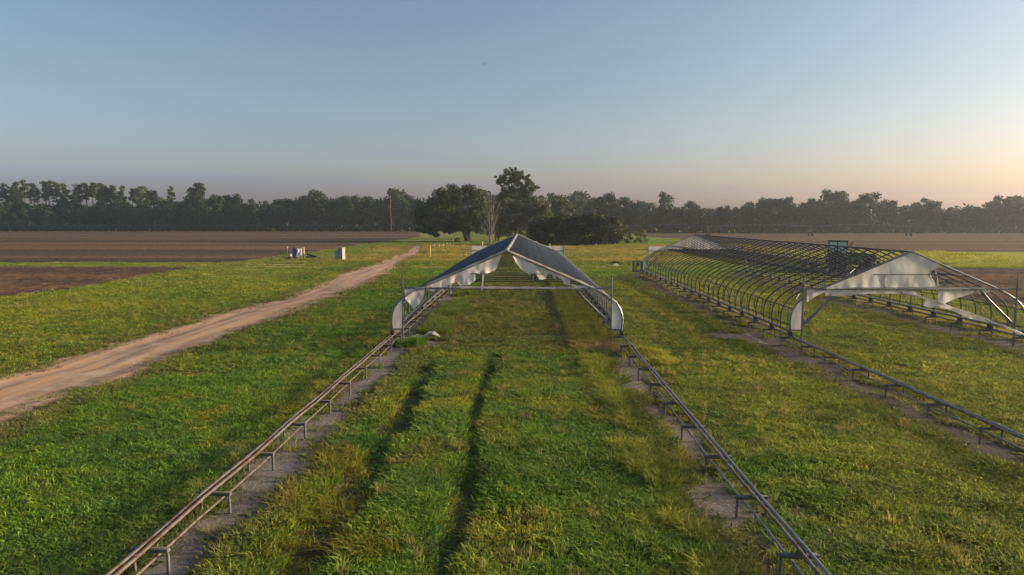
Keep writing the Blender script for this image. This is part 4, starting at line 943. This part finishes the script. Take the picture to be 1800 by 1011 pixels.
# ------------------------------------------------------------------ tractor
def tractor():
    x, y, _ = on_z(1470, 477); S = 1.06
    o = empty('tractor', (x, y, 0), R(-22), 'green cab tractor with dark dual tyres parked behind the ribbed greenhouse', 'tractor'); o.scale = (S, S, S)
    # local +x is forwards
    def wheel(cx, cy, r, w, nm):
        t = MB(); n = 36
        t.lathe((cx, cy - w / 2, r), (0, 1, 0), [(0, r * .58), (.02, r * .62), (.05, r * .93), (.12, r * .97), (w - .12, r * .97), (w - .05, r * .93), (w - .02, r * .62), (w, r * .58)], n)
        for k in range(20):
            a = 2 * math.pi * k / 20
            for s in (-1, 1): t.box((cx + math.cos(a + s * .07) * r * .975, cy + s * w * .22, r + math.sin(a + s * .07) * r * .975), (.07, w * .46, .07), 0, 0, Matrix.Rotation(-a, 4, 'Y') @ Matrix.Rotation(s * .5, 4, 'X'))
        q = t.build('wheel', M['tyre'], o); q.name = nm
        MB().lathe((cx, cy - w * .46, r), (0, 1, 0), [(0, r * .2), (0, r * .56), (.05, r * .60), (w * .92 - .05, r * .60), (w * .92, r * .56), (w * .92, r * .2)], 24).build('rim', M['tyellow'], q)
        return q
    for cy in (-1.6, -1.0, 1.0, 1.6): wheel(0, cy, 1.02, .52, 'rear_wheel')
    for cy in (-1.0, 1.0): wheel(2.75, cy, .74, .44, 'front_wheel')
    MB().box((1.2, 0, 1.0), (3.6, .62, .55), 0, .06).build('chassis', M['tgreen'], o)
    hd = MB(); hd.prism([(1.0, -.45, 1.2), (3.55, -.42, 1.2), (3.62, -.42, 1.62), (3.4, -.42, 1.86), (1.0, -.45, 2.02)], (0, 0, 0), (0, .88, 0)); hd.build('hood', M['tgreen'], o)
    MB().box((3.63, 0, 1.48), (.04, .7, .5), 0, .01).build('grille', M['black'], o)
    for s in (-1, 1): MB().box((3.66, s * .25, 1.62), (.03, .2, .14), 0, .008).build('headlight', M['white_paint'], o)
    MB().lathe((0, -1.8, 1.02), (0, 1, 0), [(0, .16), (3.6, .16)], 12).build('rear_axle', M['truck'], o); MB().lathe((2.75, -1.1, .74), (0, 1, 0), [(0, .10), (2.2, .10)], 10).build('front_axle', M['truck'], o)
    for s in (-1, 1):
        P = [(math.cos(a) * 1.16, s * .72 - .22, 1.02 + math.sin(a) * 1.16) for a in np.linspace(.35, 2.7, 9)] + [(math.cos(a) * 1.10, s * .72 - .22, 1.02 + math.sin(a) * 1.10) for a in np.linspace(2.7, .35, 9)]
        MB().prism(P, (0, 0, 0), (0, .46, 0)).build('fender', M['tgreen'], o)
    c = MB(); c.box((.05, 0, 1.62), (1.75, 1.5, .5), 0, .05)
    cab = c.build('cab', M['tgreen'], o)
    for px_ in (-.80, .0, .88):
        for s in (-1, 1): MB().box((px_, s * .74, 2.45), (.09, .08, 1.25), 0, .012).build('pillar', M['tgreen'], cab)
    for s in (-1, 1):
        for x0_, x1_ in ((-.75, -.05), (.05, .83)): MB().box(((x0_ + x1_) / 2, s * .755, 2.45), (x1_ - x0_, .015, 1.16)).build('side_window', M['glass'], cab)
    MB().box((.90, 0, 2.45), (.015, 1.38, 1.16)).build('windscreen', M['glass'], cab); MB().box((-.82, 0, 2.45), (.015, 1.38, 1.16)).build('rear_window', M['glass'], cab)
    MB().box((.04, 0, 3.14), (2.0, 1.7, .17), 0, .06).build('roof', M['tgreen'], cab)
    MB().box((-.25, 0, 2.1), (.5, .55, .7), 0, .08).build('seat', M['black'], cab)
    MB().tube([(1.32, -.5, 1.9), (1.32, -.5, 2.95), (1.42, -.5, 3.1)], .06, 10).build('exhaust', M['clay'], o)
    for s in (-1, 1):
        MB().tube([(.95, s * .78, 2.9), (1.25, s * 1.15, 2.95)], .02, 6).build('mirror_arm', M['clay'], o); MB().box((1.27, s * 1.17, 2.7), (.05, .22, .42), 0, .015).build('mirror', M['clay'], o)
    MB().box((3.85, 0, .95), (.35, .7, .5), 0, .04).build('front_weight', M['tgreen'], o)
    st = MB()
    for k in range(4): st.box((.75, -.82, .5 + k * .28), (.36, .22, .04))
    st.build('steps', M['truck'], o)
    # implement hitched behind
    d = empty('disc_harrow', (0, 0, 0), 0, 'dark disc harrow with a red frame hitched behind the green tractor', 'harrow'); d.location = o.matrix_basis @ Vector((-2.6, 0, 0)); d.rotation_euler = o.rotation_euler
    fr = MB(); fr.box((0, 0, .75), (1.5, 3.2, .10), 0, .02); fr.tube([(.7, 0, .75), (1.35, 0, .7)], .07, 8); fr.tube([(.7, -.5, .8), (.9, 0, 1.5), (.7, .5, .8)], .06, 8); fr.tube([(.9, 0, 1.5), (-.6, 0, .8)], .05, 8); fr.build('frame', M['red'], d)
    for gx in (-.55, .45):
        MB().tube([(gx, -1.6, .34), (gx, 1.6, .34)], .04, 8).build('gang_axle', M['truck'], d)
        for k in range(12): MB().lathe((gx, -1.5 + k * .27, .32), (.25, 1, 0), [(0, .02), (.0, .34), (.012, .34), (.05, .02)], 14).build('disc', M['truck'], d)
        for yy in (-1.2, 0, 1.2): MB().box((gx, yy, .55), (.08, .08, .42)).build('hanger', M['red'], d)
tractor()

# ------------------------------------------------------------------ centre pivot far out in the right field
def pivot():
    pts = [on_y(px, 398, 262) for px in (1098, 1245, 1425, 1598)]
    o = empty('irrigation_pivot', (pts[0][0], 262, 0), 0, 'long pale irrigation boom on wheeled towers far out in the right field', 'irrigation boom')
    zt = pts[0][2]
    for i, p in enumerate(pts):
        lx = p[0] - pts[0][0]; t = MB()
        for s in (-1, 1): t.tube([(lx, 0, zt), (lx, s * 1.6, .6)], .04, 5)
        t.tube([(lx, -1.6, .6), (lx, 1.6, .6)], .08, 5); tw = t.build('tower', M['galv'], o)
        for s in (-1, 1): MB().lathe((lx - .14, s * 1.6, .58), (1, 0, 0), [(0, .3), (.02, .58), (.26, .58), (.28, .3)], 14).build('wheel', M['tyre'], tw)
    for i in range(len(pts) - 1):
        a, b = pts[i][0] - pts[0][0], pts[i + 1][0] - pts[0][0]; n = 10
        top = [(a + (b - a) * k / n, 0, zt + .7 * math.sin(math.pi * k / n)) for k in range(n + 1)]
        sp = MB(); sp.tube(top, .045, 6)
        for s in (-1, 1):
            low = [(a + (b - a) * k / n, s * .6 * math.sin(math.pi * k / n), zt + .9 * math.sin(math.pi * k / n) - .9 * math.sin(math.pi * k / n) ** .6) for k in range(n + 1)]
            sp.tube(low, .01, 4)
            for k in range(1, n): sp.tube([top[k], low[k]], .01, 4)
        sp.build('span', M['galv'], o)
        for k in range(1, n): MB().tube([top[k], (top[k][0], 0, 1.6)], .012, 4).build('drop_hose', M['galv_old'], o)
pivot()
# a bird high over the field
p = on_y(852, 113, 140)
b = empty('bird', p, R(60), 'tiny dark bird flying high in the open sky', 'bird')
MB().lathe((-.2, 0, 0), (1, 0, 0), [(0, .01), (.06, .045), (.2, .06), (.32, .04), (.38, .035), (.44, .008)], 10).build('body', M['feather'], b)
for s in (-1, 1): MB().prism([(.08, s * .03, .02), (.12, s * .26, .09), (.02, s * .50, .06), (-.05, s * .26, .08), (-.06, s * .03, .02)], (0, 0, 0), (0, 0, .012)).build('wing', M['feather'], b)
MB().prism([(-.18, -.02, 0), (-.18, .02, 0), (-.32, .06, 0), (-.32, -.06, 0)], (0, 0, 0), (0, 0, .01)).build('tail', M['feather'], b)

# ------------------------------------------------------------------ light, sky, air
AZ, EL = R(82), R(14.5)
s = Vector((math.sin(AZ) * math.cos(EL), math.cos(AZ) * math.cos(EL), math.sin(EL)))
sd = bpy.data.lights.new('sun', 'SUN'); sd.energy = 3.3; sd.angle = R(7); sd.color = (1, .76, .50)
so = bpy.data.objects.new('sun', sd); C.objects.link(so); so.rotation_euler = s.to_track_quat('Z', 'Y').to_euler(); so.location = (60, 10, 40)
w = bpy.data.worlds.new('World'); sc.world = w; w.use_nodes = True; nt = w.node_tree; bg = nt.nodes['Background']
sky = nt.nodes.new('ShaderNodeTexSky'); sky.sky_type = 'NISHITA'; sky.sun_disc = False; sky.sun_elevation = EL; sky.sun_rotation = AZ
sky.altitude = 0; sky.air_density = .98; sky.dust_density = 2.8; sky.ozone_density = 1.55
tc = nt.nodes.new('ShaderNodeTexCoord'); sep = nt.nodes.new('ShaderNodeSeparateXYZ'); nt.links.new(tc.outputs['Generated'], sep.inputs[0])
mp = nt.nodes.new('ShaderNodeMapping'); mp.inputs['Scale'].default_value = (2.2, 2.2, 75); mp.inputs['Rotation'].default_value = (0, R(.6), 0); nt.links.new(tc.outputs['Generated'], mp.inputs[0])
cn = nt.nodes.new('ShaderNodeTexNoise'); cn.inputs['Scale'].default_value = 1.0; cn.inputs['Detail'].default_value = 5; nt.links.new(mp.outputs[0], cn.inputs['Vector'])
def mul(a, b):
    n = nt.nodes.new('ShaderNodeMath'); n.operation = 'MULTIPLY'; nt.links.new(a, n.inputs[0])
    if isinstance(b, float): n.inputs[1].default_value = b
    else: nt.links.new(b, n.inputs[1])
    return n.outputs[0]
low = ramp(nt, sep.outputs[2], .085, .035)          # thin stratus only low down
streak = mul(mul(ramp(nt, cn.outputs[0], .46, .68), low), .28)
veil = mul(ramp(nt, sep.outputs[2], .17, .0), .75)
tint = mixrgb(nt, ramp(nt, sep.outputs[0], -.45, .55), (1.17, 1.05, 1.50), (1.32, 1.05, 1.22))
pink = mixrgb(nt, veil, sky.outputs[0], tint, 'MULTIPLY')
def madd(a, b, c):
    n = nt.nodes.new('ShaderNodeMath'); n.operation = 'MULTIPLY_ADD'; nt.links.new(a, n.inputs[0]); n.inputs[1].default_value = b
    if isinstance(c, float): n.inputs[2].default_value = c
    else: nt.links.new(c, n.inputs[2])
    return n.outputs[0]
# a low bank of mauve stratus whose top slopes down to the right
hgt = madd(sep.outputs[0], .022, madd(cn.outputs[0], .012, sep.outputs[2]))
bank = mul(ramp(nt, hgt, .064, .056), .85)
wisp = mixrgb(nt, streak, pink, mixrgb(nt, 1.0, pink, (.88, .88, .97), 'MULTIPLY'))
nt.links.new(mixrgb(nt, bank, wisp, mixrgb(nt, 1.0, wisp, (.93, .94, 1.12), 'MULTIPLY')), bg.inputs[0]); bg.inputs[1].default_value = .065
# air: one closed box of thin haze
hm = bpy.data.materials.new('haze_air'); hm.use_nodes = True; nt = hm.node_tree; nt.nodes.clear()
out = nt.nodes.new('ShaderNodeOutputMaterial'); pv = nt.nodes.new('ShaderNodeVolumePrincipled'); pv.inputs['Color'].default_value = (.80, .91, 1, 1)
pv.inputs['Density'].default_value = .00027; pv.inputs['Anisotropy'].default_value = .5; nt.links.new(pv.outputs[0], out.inputs['Volume'])
hz = MB().box((0, 0, 16), (FAR * 2.1, FAR * 2.1, 35)).build('haze', hm, None, None, False); tag(hz, 'thin morning haze over the fields', 'haze', None, 'stuff')

# ------------------------------------------------------------------ render settings
sc.render.engine = 'CYCLES'
cy = sc.cycles; cy.max_bounces = 6; cy.diffuse_bounces = 3; cy.glossy_bounces = 2; cy.transmission_bounces = 3; cy.volume_bounces = 0; cy.transparent_max_bounces = 8
cy.use_denoising = True; cy.use_adaptive_sampling = True; cy.adaptive_threshold = .015
try: cy.denoiser = 'OPENIMAGEDENOISE'
except Exception: pass
cy.sample_clamp_indirect = 6
sc.view_settings.view_transform = 'Standard'; sc.view_settings.look = 'None'; sc.view_settings.gamma = 1; sc.view_settings.use_curve_mapping = False
sc.view_settings.exposure = 1.36
